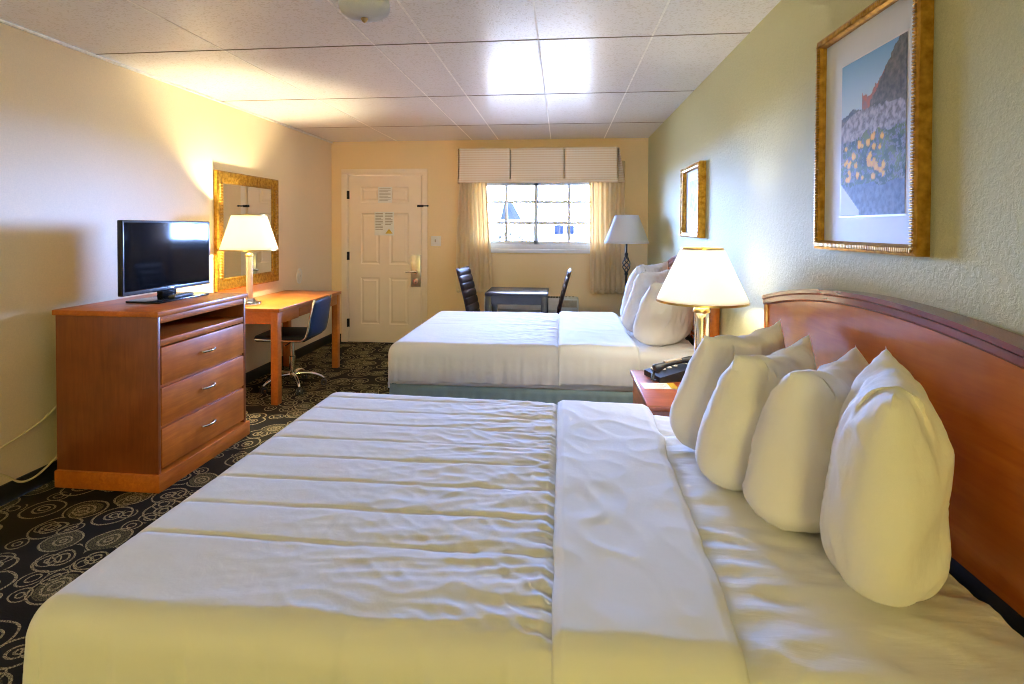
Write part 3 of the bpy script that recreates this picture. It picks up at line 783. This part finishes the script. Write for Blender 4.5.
# ------------------------------------------------------------------ office chair
ch = thing('office_chair', 'low-back navy blue office chair on chrome casters tucked at the desk', 'chair', (-2.34, 4.52, 0), R(4))
b = MB()
for k in range(5):
    a = 2 * PI * k / 5 + 0.3; c, s = math.cos(a), math.sin(a)
    l_ = MB().tube(spline([(0.02 * c, 0.02 * s, 0.115), (0.12 * c, 0.12 * s, 0.118), (0.22 * c, 0.22 * s, 0.090), (0.262 * c, 0.262 * s, 0.062)], 5), [0.018 - 0.0005 * i for i in range(16)], 10).build('base_arm', M['chrome'], ch)
    x, y = 0.262 * c, 0.262 * s
    cb = MB()
    for q in (-0.015, 0.015): cb.cyl((x - s * (q - 0.008), y + c * (q - 0.008), 0.027), (x - s * (q + 0.008), y + c * (q + 0.008), 0.027), 0.026, 18)
    cb.cyl((x, y, 0.03), (x, y, 0.068), 0.008, 8)
    cs = cb.build('caster', M['matt_plastic'], ch)
    hb_ = MB()
    hb_.cyl((x + s * 0.0245, y - c * 0.0245, 0.027), (x - s * 0.0245, y + c * 0.0245, 0.027), 0.012, 14)
    hb_.build('axle_hub', M['chrome'], cs)
MB().lathe([(0.035, 0.09), (0.035, 0.135), (0.026, 0.14), (0.026, 0.27), (0.018, 0.275), (0.018, 0.41)], n=20).build('gas_column', M['chrome'], ch)
MB().box(-0.10, 0.10, -0.08, 0.08, 0.405, 0.432, 0.008).build('seat_plate', M['matt_plastic'], ch)
MB().tube([(0.02, -0.06, 0.41), (0.02, -0.2, 0.40)], 0.006, 8).build('height_lever', M['chrome'], ch)
MB().box(-0.24, 0.20, -0.215, 0.215, 0.435, 0.490, 0.024, 3).build('seat', M['leather_black'], ch)
def bk(side):
    def f(u, v):
        y = (u * 2 - 1); hwid = 0.205 * (1 - 0.10 * v ** 3); z = 0.475 + 0.315 * v
        e = max(0.0, 1 - abs(y) ** 8) ** 0.5 * max(0.0, 1 - abs(2 * v - 1) ** 10) ** 0.5
        ridge_ = 0.004 * abs(math.sin(v * PI * 5))
        rc_ = 0.03 * max(0, v - 0.8) * 5 * abs(y) ** 4
        return (0.215 + 0.055 * v - 0.02 * (1 - y * y) * -1 + side * (0.017 * e + (ridge_ if side < 0 else 0) * e), hwid * y, z - rc_)
    return f
b = MB(); b.grid(bk(1), 24, 40); b.grid(bk(-1), 24, 40); bmesh.ops.remove_doubles(b.bm, verts=b.bm.verts, dist=0.0006)
b.build('backrest', M['leather_blue'], ch, 60)
for s in (-1, 1):
    MB().tube(spline([(-0.22, s * 0.222, 0.46), (0.10, s * 0.222, 0.448), (0.19, s * 0.222, 0.46), (0.222, s * 0.218, 0.52), (0.245, s * 0.212, 0.65), (0.272, s * 0.192, 0.79)], 6), 0.010, 10).build('side_rail', M['chrome'], ch)

# ------------------------------------------------------------------ lamps


def lampshade(t, zb, zt, rb, rt_, m, trim):
    n = 48
    s = MB().loft([[(r * math.cos(2 * PI * i / n), r * math.sin(2 * PI * i / n), z) for i in range(n)] for r, z in [(rb + (rt_ - rb) * k / 10, zb + (zt - zb) * k / 10) for k in range(11)]], True, False).build('lamp_shade', m, t, 60)
    solid(s, 0.0012, 0)
    MB().lathe([(rb - 0.0005, -0.004), (rb + 0.0018, -0.004), (rb + 0.0012, 0.006), (rb - 0.001, 0.006), (rb - 0.0005, -0.004)], (0, 0, zb), 48, False).build('lower_trim', trim, s)
    MB().lathe([(rt_ - 0.0005, -0.006), (rt_ + 0.0018, -0.006), (rt_ + 0.0012, 0.004), (rt_ - 0.001, 0.004), (rt_ - 0.0005, -0.006)], (0, 0, zt), 48, False).build('upper_trim', trim, s)
    b = MB()
    for k in range(3):
        a = 2 * PI * k / 3; b.cyl((0.006 * math.cos(a), 0.006 * math.sin(a), zt - 0.02), ((rt_ - 0.001) * math.cos(a), (rt_ - 0.001) * math.sin(a), zt - 0.004), 0.002, 6)
    b.lathe([(0.012, 0), (0.012, 0.006)], (0, 0, zt - 0.024), 12).build('spider', M['brass'], s)
    MB().lathe([(0.004, 0.0), (0.009, 0.008), (0.006, 0.018), (0.002, 0.024)], (0, 0, zt - 0.018), 12).build('finial', M['brass'], t)
    b = MB()
    for sg in (-1, 1): b.tube(spline([(0, sg * 0.012, zb - 0.01), (0, sg * 0.055, zb + (zt - zb) * 0.4), (0, sg * 0.05, zb + (zt - zb) * 0.7), (0, sg * 0.006, zt - 0.024)], 6), 0.0022, 6)
    b.build('harp', M['brass'], t)


def column_lamp(name, label, loc, zb, zt, rb, rt_, cw, body, power, color, zl, rz=0.0):
    t = thing(name, label, 'lamp', loc, rz)
    MB().lathe([(0.088, 0.0), (0.09, 0.004), (0.09, 0.022), (0.086, 0.028), (0.05, 0.034), (0.044, 0.05), (0.04, 0.055)], n=36).build('base', M['chrome'], t)
    MB().lathe([(cw, 0.05), (cw, zb - 0.05), (cw * 0.9, zb - 0.045)], n=28).build('column', body, t)
    MB().lathe([(cw * 1.18, 0.0), (cw * 1.22, 0.01), (cw * 1.05, 0.022), (0.016, 0.03), (0.014, 0.09)], (0, 0, zb - 0.055), 24).build('socket_cap', M['brass'], t)
    MB().box(0.028, 0.05, -0.006, 0.006, 0.075, 0.083, 0.002).cyl((0.046, 0, 0.079), (0.058, 0, 0.105), 0.004, 8).build('switch', M['brass'], t)
    lampshade(t, zb, zt, rb, rt_, M['shade'], M['brass'])
    light(name + '_bulb', 'POINT', (0, 0, zl), power, color, 0.03, parent=t)
    return t


column_lamp('table_lamp', 'lit table lamp with wide white shade on the nightstand between the beds', (0.69, 2.78, 0.60), 0.443, 0.703, 0.218, 0.100, 0.034, M['chrome'], 8.5, (1.0, 0.93, 0.82), 0.56, R(190))
column_lamp('table_lamp', 'lit table lamp with cream shade on the desk in front of the gilt mirror', (-2.54, 4.20, 0.76), 0.452, 0.735, 0.222, 0.132, 0.026, M['ceramic'], 66, (1.0, 0.88, 0.58), 0.60, R(-110))

fl = thing('floor_lamp', 'unlit black iron floor lamp with white shade in far right corner', 'lamp', (0.655, 5.66, 0))
MB().lathe([(0.14, 0), (0.145, 0.006), (0.14, 0.018), (0.06, 0.035), (0.022, 0.05), (0.018, 0.07)], n=32).build('base', M['iron'], fl)
MB().lathe([(0.011, 0.06), (0.011, 0.92), (0.018, 0.925), (0.018, 0.94), (0.010, 0.945)], n=14).lathe([(0.010, 1.115), (0.018, 1.12), (0.018, 1.14), (0.010, 1.15), (0.010, 1.28), (0.016, 1.285), (0.016, 1.34)], n=14).build('pole', M['iron'], fl)
for k in range(4):
    pts = [(0.042 * math.sin(PI * i / 14) * math.cos(2 * PI * k / 4 + i / 14 * 1.6 * PI) + 0.004 * math.cos(k * PI / 2), 0.042 * math.sin(PI * i / 14) * math.sin(2 * PI * k / 4 + i / 14 * 1.6 * PI), 0.94 + 0.182 * i / 14) for i in range(15)]
    MB().tube(pts, 0.0055, 8).build('twisted_rod', M['iron'], fl)
lampshade(fl, 1.25, 1.53, 0.224, 0.118, M['shade_white'], M['shade_white'])

# ------------------------------------------------------------------ nightstand and what stands on it
ns = thing('nightstand', 'cherry nightstand between the two beds under the lit lamp', 'nightstand', (0.40, 2.52, 0))
NW, ND = 0.60, 0.52
MB().box(-0.012, ND, -0.012, NW + 0.012, 0.572, 0.60, 0.006).build('top', M['cherry_x'], ns)
MB().box(0.004, ND - 0.01, 0, 0.02, 0.06, 0.572, 0.002).build('side_panel', M['cherry_shaded'], ns)
MB().box(0.004, ND - 0.01, NW - 0.02, NW, 0.06, 0.572, 0.002).build('side_panel', M['cherry_shaded'], ns)
MB().box(ND - 0.02, ND - 0.01, 0.02, NW - 0.02, 0.06, 0.572).build('back_panel', M['cherry_shaded'], ns, smooth=False)
MB().box(0.0, ND - 0.01, -0.006, NW + 0.006, 0.0, 0.06, 0.004).build('plinth', M['cherry'], ns)
MB().box(0.02, ND - 0.02, 0.02, NW - 0.02, 0.06, 0.075).build('bottom_shelf', M['cherry'], ns, smooth=False)
for z0, z1 in ((0.36, 0.56), (0.085, 0.345)):
    f_ = MB().box(0.0, 0.02, 0.024, NW - 0.024, z0, z1, 0.004).box(0.02, 0.42, 0.04, NW - 0.04, z0 + 0.02, z1 - 0.03).build('drawer', M['cherry'], ns)
    MB().tube(spline([(0.0, 0.03, z1 - 0.045), (-0.02, 0.034, z1 - 0.05), (-0.032, 0.06, z1 - 0.055), (-0.032, 0.10, z1 - 0.055), (-0.02, 0.128, z1 - 0.05), (0.0, 0.132, z1 - 0.045)], 5), 0.0065, 10).build('handle', M['chrome'], f_)

ph = thing('telephone', 'dark corded desk telephone on the nightstand below the lit lamp', 'telephone', (0.575, 2.99, 0.60), R(-70))
b = MB(); b.loft([[(x, -0.10, 0), (x, 0.10, 0), (x, 0.10, zb), (x, -0.10, zf)] for x, zf, zb in ((-0.085, 0.028, 0.07), (0.085, 0.028, 0.07))]); b.build('body', M['matt_plastic'], ph, 20)
b = MB()
for i in range(4):
    for j in range(4): b.box(-0.070 + 0.02 * i, -0.056 + 0.02 * i, -0.075 + 0.034 * j, -0.052 + 0.034 * j, 0.036 + 0.0072 * j, 0.043 + 0.0072 * j, 0.002)
b.build('keypad', M['white_plastic'], ph)
hs = MB().tube(spline([(0.055, -0.115, 0.066), (0.055, -0.06, 0.085), (0.055, 0.0, 0.096), (0.055, 0.06, 0.105), (0.055, 0.115, 0.10)], 5), [0.023, 0.024, 0.023, 0.02, 0.017, 0.015, 0.014, 0.014, 0.013, 0.013, 0.013, 0.013, 0.013, 0.014, 0.014, 0.015, 0.017, 0.02, 0.023, 0.024, 0.023], 14).build('handset', M['matt_plastic'], ph)
MB().box(0.044, 0.066, -0.05, 0.05, 0.104, 0.112, 0.002, M=Matrix.Rotation(R(6), 4, 'X')).build('handset_label', M['ink'], hs)
MB().tube([(0.055 + 0.035 * math.sin(PI * k / 150) + 0.007 * math.cos(k * 0.85), -0.118 - 0.03 * math.sin(PI * k / 150) + 0.007 * math.sin(k * 0.85), 0.045 * (1 - k / 150) ** 1.5 + 0.012) for k in range(151)], 0.0022, 6).build('coil_cord', M['matt_plastic'], ph)
cdm = thing('tent_card', 'white and yellow information card lying flat on the nightstand', 'card', (0.495, 2.82, 0.60), R(4))
MB().box(-0.085, 0.085, -0.05, 0.05, 0, 0.003).build('sheet', M['paper'], cdm, smooth=False)
b = MB()
for k in range(4): b.box(-0.06, 0.02 + 0.01 * (k % 2), -0.03 + 0.018 * k, -0.025 + 0.018 * k, 0.003, 0.0036)
b.build('print', M['ink'], cdm, smooth=False)
MB().box(0.05, 0.085, -0.05, 0.05, 0.003, 0.0038).build('yellow_band', M['yellow_print'], cdm, smooth=False)

# ------------------------------------------------------------------ table and dining chairs by the window
tb = thing('table', 'small dark rectangular table by the window between two brown chairs', 'table', (-0.455, 5.685, 0))
MB().box(-0.315, 0.315, -0.28, 0.28, 0.715, 0.745, 0.004).build('tabletop', M['espresso'], tb)
b = MB(); b.box(-0.27, 0.27, -0.272, -0.254, 0.63, 0.715).box(-0.27, 0.27, 0.254, 0.272, 0.63, 0.715).box(-0.308, -0.29, -0.22, 0.22, 0.63, 0.715).box(0.29, 0.308, -0.22, 0.22, 0.63, 0.715)
b.build('apron', M['espresso'], tb, smooth=False)
for x in (-0.31, 0.25):
    for y in (-0.275, 0.215): MB().box(x, x + 0.06, y, y + 0.06, 0, 0.715, 0.003).build('leg', M['espresso'], tb)


def dining_chair(loc, rz, label):
    t = thing('dining_chair', label, 'chair', loc, rz)           # faces local +x; backrest at -x
    MB().box(-0.20, 0.22, -0.20, 0.20, 0.42, 0.475, 0.022, 3).build('seat', M['leather_brown'], t)
    def bkf(side):
        def f(u, v):
            y = u * 2 - 1; z = 0.44 + 0.535 * v
            e = max(0.0, 1 - abs(y) ** 10) ** 0.5 * max(0.0, 1 - abs(2 * v - 1) ** 14) ** 0.5
            ch_ = 0.012 * (abs(math.sin(v * PI * 7)) ** 0.45)
            return (-0.195 - 0.13 * v ** 1.25 + side * 0.013 * e + (ch_ * e if side > 0 else 0), 0.205 * y, z)
        return f
    b = MB(); b.grid(bkf(1), 20, 70); b.grid(bkf(-1), 20, 70); bmesh.ops.remove_doubles(b.bm, verts=b.bm.verts, dist=0.0006)
    b.build('backrest', M['leather_brown'], t, 60)
    for x in (-0.18, 0.185):
        for y in (-0.185, 0.185):
            MB().tube([(x, y, 0.425), (x + (0.02 if x > 0 else -0.04), y, 0)], [0.018, 0.013], 10).build('leg', M['chrome'], t)
    return t


dining_chair((-0.735, 5.675, 0), R(-9), 'dark brown padded chair left of the small table, near the door')
dining_chair((-0.235, 5.68, 0), PI, 'dark brown padded chair right of the small table, near the floor lamp')

# ------------------------------------------------------------------ mirror and pictures


def frame_ring(b, w, h, prof, ax):
    """rectangular frame: prof = (inset, depth) points; ax maps (across, depth, up) to local space"""
    rings = []
    for ins, dp in prof:
        rings.append([ax(-w / 2 + ins, dp, -h / 2 + ins), ax(w / 2 - ins, dp, -h / 2 + ins), ax(w / 2 - ins, dp, h / 2 - ins), ax(-w / 2 + ins, dp, h / 2 - ins)])
    rings.append(rings[0]); b.loft(rings, True, False); return b


mr = thing('mirror', 'gilt-framed rectangular mirror on left wall above the desk lamp', 'mirror', (XL, 4.595, 1.365))
axl = lambda a, d, z: (d, a, z)
MW, MH = 0.955, 0.985
frame_ring(MB(), MW, MH, [(0, 0.001), (0, 0.03), (0.012, 0.038), (0.03, 0.034), (0.075, 0.022), (0.092, 0.024), (0.10, 0.014), (0.10, 0.001)], axl).build('frame', M['gilt'], mr, 20)
b = MB()
for s in (-1, 1):
    for k in range(34):
        z = -MH / 2 + 0.11 + k * (MH - 0.22) / 33; b.box(0.026, 0.035, s * (MW / 2 - 0.055) - 0.026, s * (MW / 2 - 0.055) + 0.026, z - 0.006, z + 0.006, 0.003, 1)
b.build('ribbing', M['gilt'], mr)
MB().box(0.002, 0.014, -MW / 2 + 0.095, MW / 2 - 0.095, -MH / 2 + 0.095, MH / 2 - 0.095).build('glass', M['mirror'], mr, smooth=False)
MB().box(0.0, 0.002, -MW / 2 + 0.02, MW / 2 - 0.02, -MH / 2 + 0.02, MH / 2 - 0.02).build('backing', M['matt_plastic'], mr, smooth=False)


def lerp3(a, b, t): t = max(0.0, min(1.0, t)); return tuple(x + (y - x) * t for x, y in zip(a, b))


FLW = [(rnd.uniform(0.06, 0.80), rnd.uniform(0.22, 0.48), rnd.uniform(0.016, 0.032)) for _ in range(34)]


def art_big(u, v):
    n = noise.fractal(Vector((u * 5, v * 7, 2.0)), 0.8, 2.0, 5)
    n2 = noise.fractal(Vector((u * 22, v * 28, 5.0)), 0.8, 2.0, 4)
    c = lerp3(S(200, 218, 224), S(132, 182, 214), (v - 0.7) * 3.2)
    ridge1 = 0.70 + 0.34 * max(0, u - 0.30) + 0.04 * n + 0.05 * math.sin(u * 9)
    if 0.36 < u < 0.72 and v < ridge1 + 0.02: c = lerp3(S(196, 116, 84), S(160, 130, 116), n2 + 0.4 + (ridge1 - v) * 6)
    rs = 0.62 + 0.78 * max(0, u - 0.40) + 0.03 * n2
    if v < 0.69 + 0.03 * n - 0.05 * abs(u - 0.22) * 3 + 0.28 * max(0, u - 0.5): c = lerp3(S(84, 92, 96), S(120, 122, 112), n2 + 0.5)
    if v < rs: c = lerp3(S(92, 92, 78), S(140, 132, 116), n2 * 0.9 + 0.4)
    if v < 0.60 + 0.08 * math.sin(u * 3.0) + 0.03 * n: c = lerp3(S(124, 120, 112), S(196, 188, 182), n2 * 1.2 + 0.5)
    if 0.16 < v < 0.50 + 0.04 * n:
        g = n2 + 0.25 + 0.6 * (0.3 - abs(u - 0.45))
        if g > 0.12: c = lerp3(S(56, 70, 30), S(116, 130, 56), n + 0.5)
    for fx, fy, fr in FLW:
        dd = math.hypot((u - fx) * 0.7, v - fy)
        if dd < fr * (0.8 + 0.4 * n2): c = lerp3(S(255, 206, 0), S(240, 168, 0), dd / fr)
    if v < 0.20 + 0.03 * n: c = lerp3(S(84, 90, 104), S(126, 134, 150), n2 + 0.5)
    if v < 0.20 - 0.55 * (u - 0.03) and u < 0.33 and v > 0.0: c = S(226, 228, 236)
    return c


def art_small(u, v):
    n = noise.fractal(Vector((u * 6, v * 6, 12.0)), 0.8, 2.0, 5)
    c = lerp3(S(120, 150, 192), S(168, 190, 214), v + 0.5 * n)
    if v < 0.55 + 0.12 * math.sin(u * 7) + 0.1 * n: c = lerp3(S(92, 122, 166), S(134, 158, 190), n + 0.5)
    if v < 0.25 + 0.1 * n: c = lerp3(S(104, 134, 170), S(186, 202, 220), n + 0.5)
    return c


def picture(name, label, loc, w, h, mat_m, prof, artbox, artf, nu, nv, rope):
    t = thing(name, label, 'picture', loc); ax = lambda a, d, z: (-d, -a, z)     # on the right wall, seen from -x
    dp = prof[-1][0]
    frame_ring(MB(), w, h, prof, ax).build('frame', M['gilt'], t, 20)
    if rope:
        b = MB(); ins = rope; k = 0
        for (p0, p1) in (((-1, -1), (1, -1)), ((1, -1), (1, 1)), ((1, 1), (-1, 1)), ((-1, 1), (-1, -1))):
            a0, z0 = p0[0] * (w / 2 - ins), p0[1] * (h / 2 - ins); a1, z1 = p1[0] * (w / 2 - ins), p1[1] * (h / 2 - ins)
            n = int(math.hypot(a1 - a0, z1 - z0) / 0.0095)
            for q in range(n):
                a, z = a0 + (a1 - a0) * (q + 0.5) / n, z0 + (z1 - z0) * (q + 0.5) / n
                hz = p0[1] == p1[1]; b.box(-prof[2][1] - 0.004, -prof[2][1] + 0.008, -a - (0.0034 if hz else 0.008), -a + (0.0034 if hz else 0.008), z - (0.008 if hz else 0.0034), z + (0.008 if hz else 0.0034), 0.0022, 1)
        b.build('beaded_edge', M['gilt'], t)
    MB().box(-0.012, -0.002, -w / 2 + dp - 0.006, w / 2 - dp + 0.006, -h / 2 + dp - 0.006, h / 2 - dp + 0.006).build('mat_board', mat_m, t, smooth=False)
    a0, a1, z0, z1 = artbox
    o = MB().grid(lambda u, v: ax(a0 + (a1 - a0) * u, 0.0135, z0 + (z1 - z0) * v), nu, nv).build('print', M['art'], t, smooth=False, recalc=False)
    at = o.data.color_attributes.new('print', 'FLOAT_COLOR', 'POINT')
    k = 0; vals = []
    for j in range(nv + 1):
        for i in range(nu + 1): vals += [*artf(i / nu, j / nv), 1.0]
    at.data.foreach_set('color', vals)
    MB().box(-0.0135, -0.0118, -a1 - 0.006, -a0 + 0.006, z0 - 0.006, z1 + 0.006).build('mat_bevel', M['white_plastic'], t, smooth=False).location = (0.0012, 0, 0)
    return t


# local "across" axis runs from the far end (left in view) to the near end (right in view)
PW, PH = 0.595, 0.765
picture('picture', 'large gilt-framed print of yellow flowers below mountains on right wall above the headboard', (XR, 1.858, 1.713), PW, PH, M['mat_board'],
        [(0, 0.001), (0, 0.034), (0.009, 0.038), (0.018, 0.032), (0.024, 0.033), (0.031, 0.024), (0.031, 0.001)], (-0.150, 0.208, -0.265, 0.247), art_big, 110, 150, 0.016)
picture('picture', 'small gilt-framed blue print on right wall above the far bed', (XR, 4.135, 1.60), 0.58, 0.53, M['mat_board'],
        [(0, 0.001), (0, 0.044), (0.010, 0.050), (0.022, 0.042), (0.030, 0.040), (0.036, 0.028), (0.036, 0.001)], (-0.125, 0.18, -0.14, 0.155), art_small, 50, 60, 0.014)

# ------------------------------------------------------------------ ceiling lamp
cl = thing('ceiling_light', 'flush ceiling light with clear pressed-glass bowl and brass pan', 'lamp', (-0.88, 2.36, H))
MB().lathe([(0.085, 0.0), (0.088, -0.012), (0.075, -0.024), (0.03, -0.030)], n=36).build('pan', M['brass'], cl)
b = MB(); n = 48
b.loft([[((r + 0.004 * math.cos(12 * 2 * PI * i / n) * q) * math.cos(2 * PI * i / n), (r + 0.004 * math.cos(12 * 2 * PI * i / n) * q) * math.sin(2 * PI * i / n), z) for i in range(n)] for r, z, q in ((0.088, -0.012, 0), (0.108, -0.03, 1), (0.112, -0.05, 1), (0.10, -0.075, 1), (0.07, -0.093, 1), (0.03, -0.10, 0.3), (0.004, -0.10, 0))], True, False)
solid(b.build('glass_bowl', M['bowl_glass'], cl, 60), 0.004)
MB().lathe([(0.014, -0.098), (0.016, -0.104), (0.008, -0.116), (0.002, -0.12)], n=16).build('finial', M['brass'], cl)

# ------------------------------------------------------------------ outside the window
struct(MB().box(-40, 40, D + T + 0.02, 60, -0.3, -0.12).build('parking_lot', M['bounce_ground'], smooth=False))  # ground unseen; its pale colour is raised to bounce light onto the ceiling
struct(MB().box(-6, 6, D + T, D + T + 1.9, H + 0.02, H + 0.14).build('sky_screen', M['out_white'], smooth=False))  # added slab, out of view, blocks high sky from reaching the far bed
ho = thing('house', 'pale house with blue-grey pitched roof seen through left half of the window', 'house', (-2.1, 26.0, -0.12))
MB().box(-2.4, 1.2, 0, 4, 0, 1.9).build('wall', M['out_white'], ho, smooth=False)
MB().loft([[(-0.85, -0.15, 1.88), (-0.1, -0.15, 1.88), (-0.62, -0.15, 2.85)], [(-0.85, 4.1, 1.88), (-0.1, 4.1, 1.88), (-0.62, 4.1, 2.85)]]).build('roof', M['out_roof'], ho, smooth=False)
vn = thing('van', 'white van with two dark blue windows parked outside the window', 'van', (0.15, 20.0, -0.12))
b = MB(); b.loft([[(x0, y, 0.28), (x1, y, 0.28), (x1, y, 0.8), (x1 - 0.35, y, 1.05), (x1 - 0.7, y, 1.8), (x0 + 0.1, y, 1.85), (x0, y, 1.7)] for y, x0, x1 in ((0, -1.6, 2.6), (1.8, -1.6, 2.6))])
b.build('body', M['out_white'], vn, 30)
for x0, x1 in ((-0.44, -0.1), (0.0, 0.36)): MB().box(x0, x1, -0.012, 0.02, 1.27, 1.62, 0.01).build('side_window', M['out_pane'], vn)
for x in (-0.9, 1.8):
    MB().cyl((x, -0.02, 0.3), (x, 0.2, 0.3), 0.3, 24).build('wheel', M['out_post'], vn)
fe = thing('fence', 'thin post-and-rail fence outside running across the view', 'fence', (-1.5, 17.0, -0.12))
for k in range(9): MB().cyl((-1.4 + 0.47 * k, 0, 0), (-1.4 + 0.47 * k, 0, 1.62), 0.02, 8).lathe([(0.0, 0.0), (0.06, 0.03), (0.06, 0.07), (0, 0.12)], (-1.4 + 0.47 * k, 0, 1.6), 10, False).build('post', M['out_white' if k % 2 else 'out_post'], fe)
MB().box(-1.4, 2.4, -0.01, 0.01, 1.60, 1.625).build('rail', M['out_white'], fe, smooth=False)
sh = thing('shrub', 'hazy shrub outside low in left half of the window', 'shrub', (-1.55, 16.0, -0.12))
b = MB()
for k in range(150):
    a, r_, z = rnd.uniform(0, 2 * PI), rnd.uniform(0, 0.42), rnd.uniform(0.45, 1.35); x, y = r_ * math.cos(a), r_ * math.sin(a); s = rnd.uniform(0.05, 0.09)
    d1 = Vector((rnd.gauss(0, 1), rnd.gauss(0, 1), rnd.gauss(0, 1))).normalized() * s; d2 = d1.orthogonal().normalized() * s * 0.5; p = Vector((x, y, z))
    b.face([p - d1, p + d2, p + d1, p - d2])
b.build('foliage', M['out_leaf'], sh, smooth=False, recalc=False)
MB().tube([(0, 0, 0), (0.02, 0, 0.5), (0.0, 0.02, 1.1)], [0.03, 0.02, 0.008], 8).build('stem', M['out_leaf'], sh)
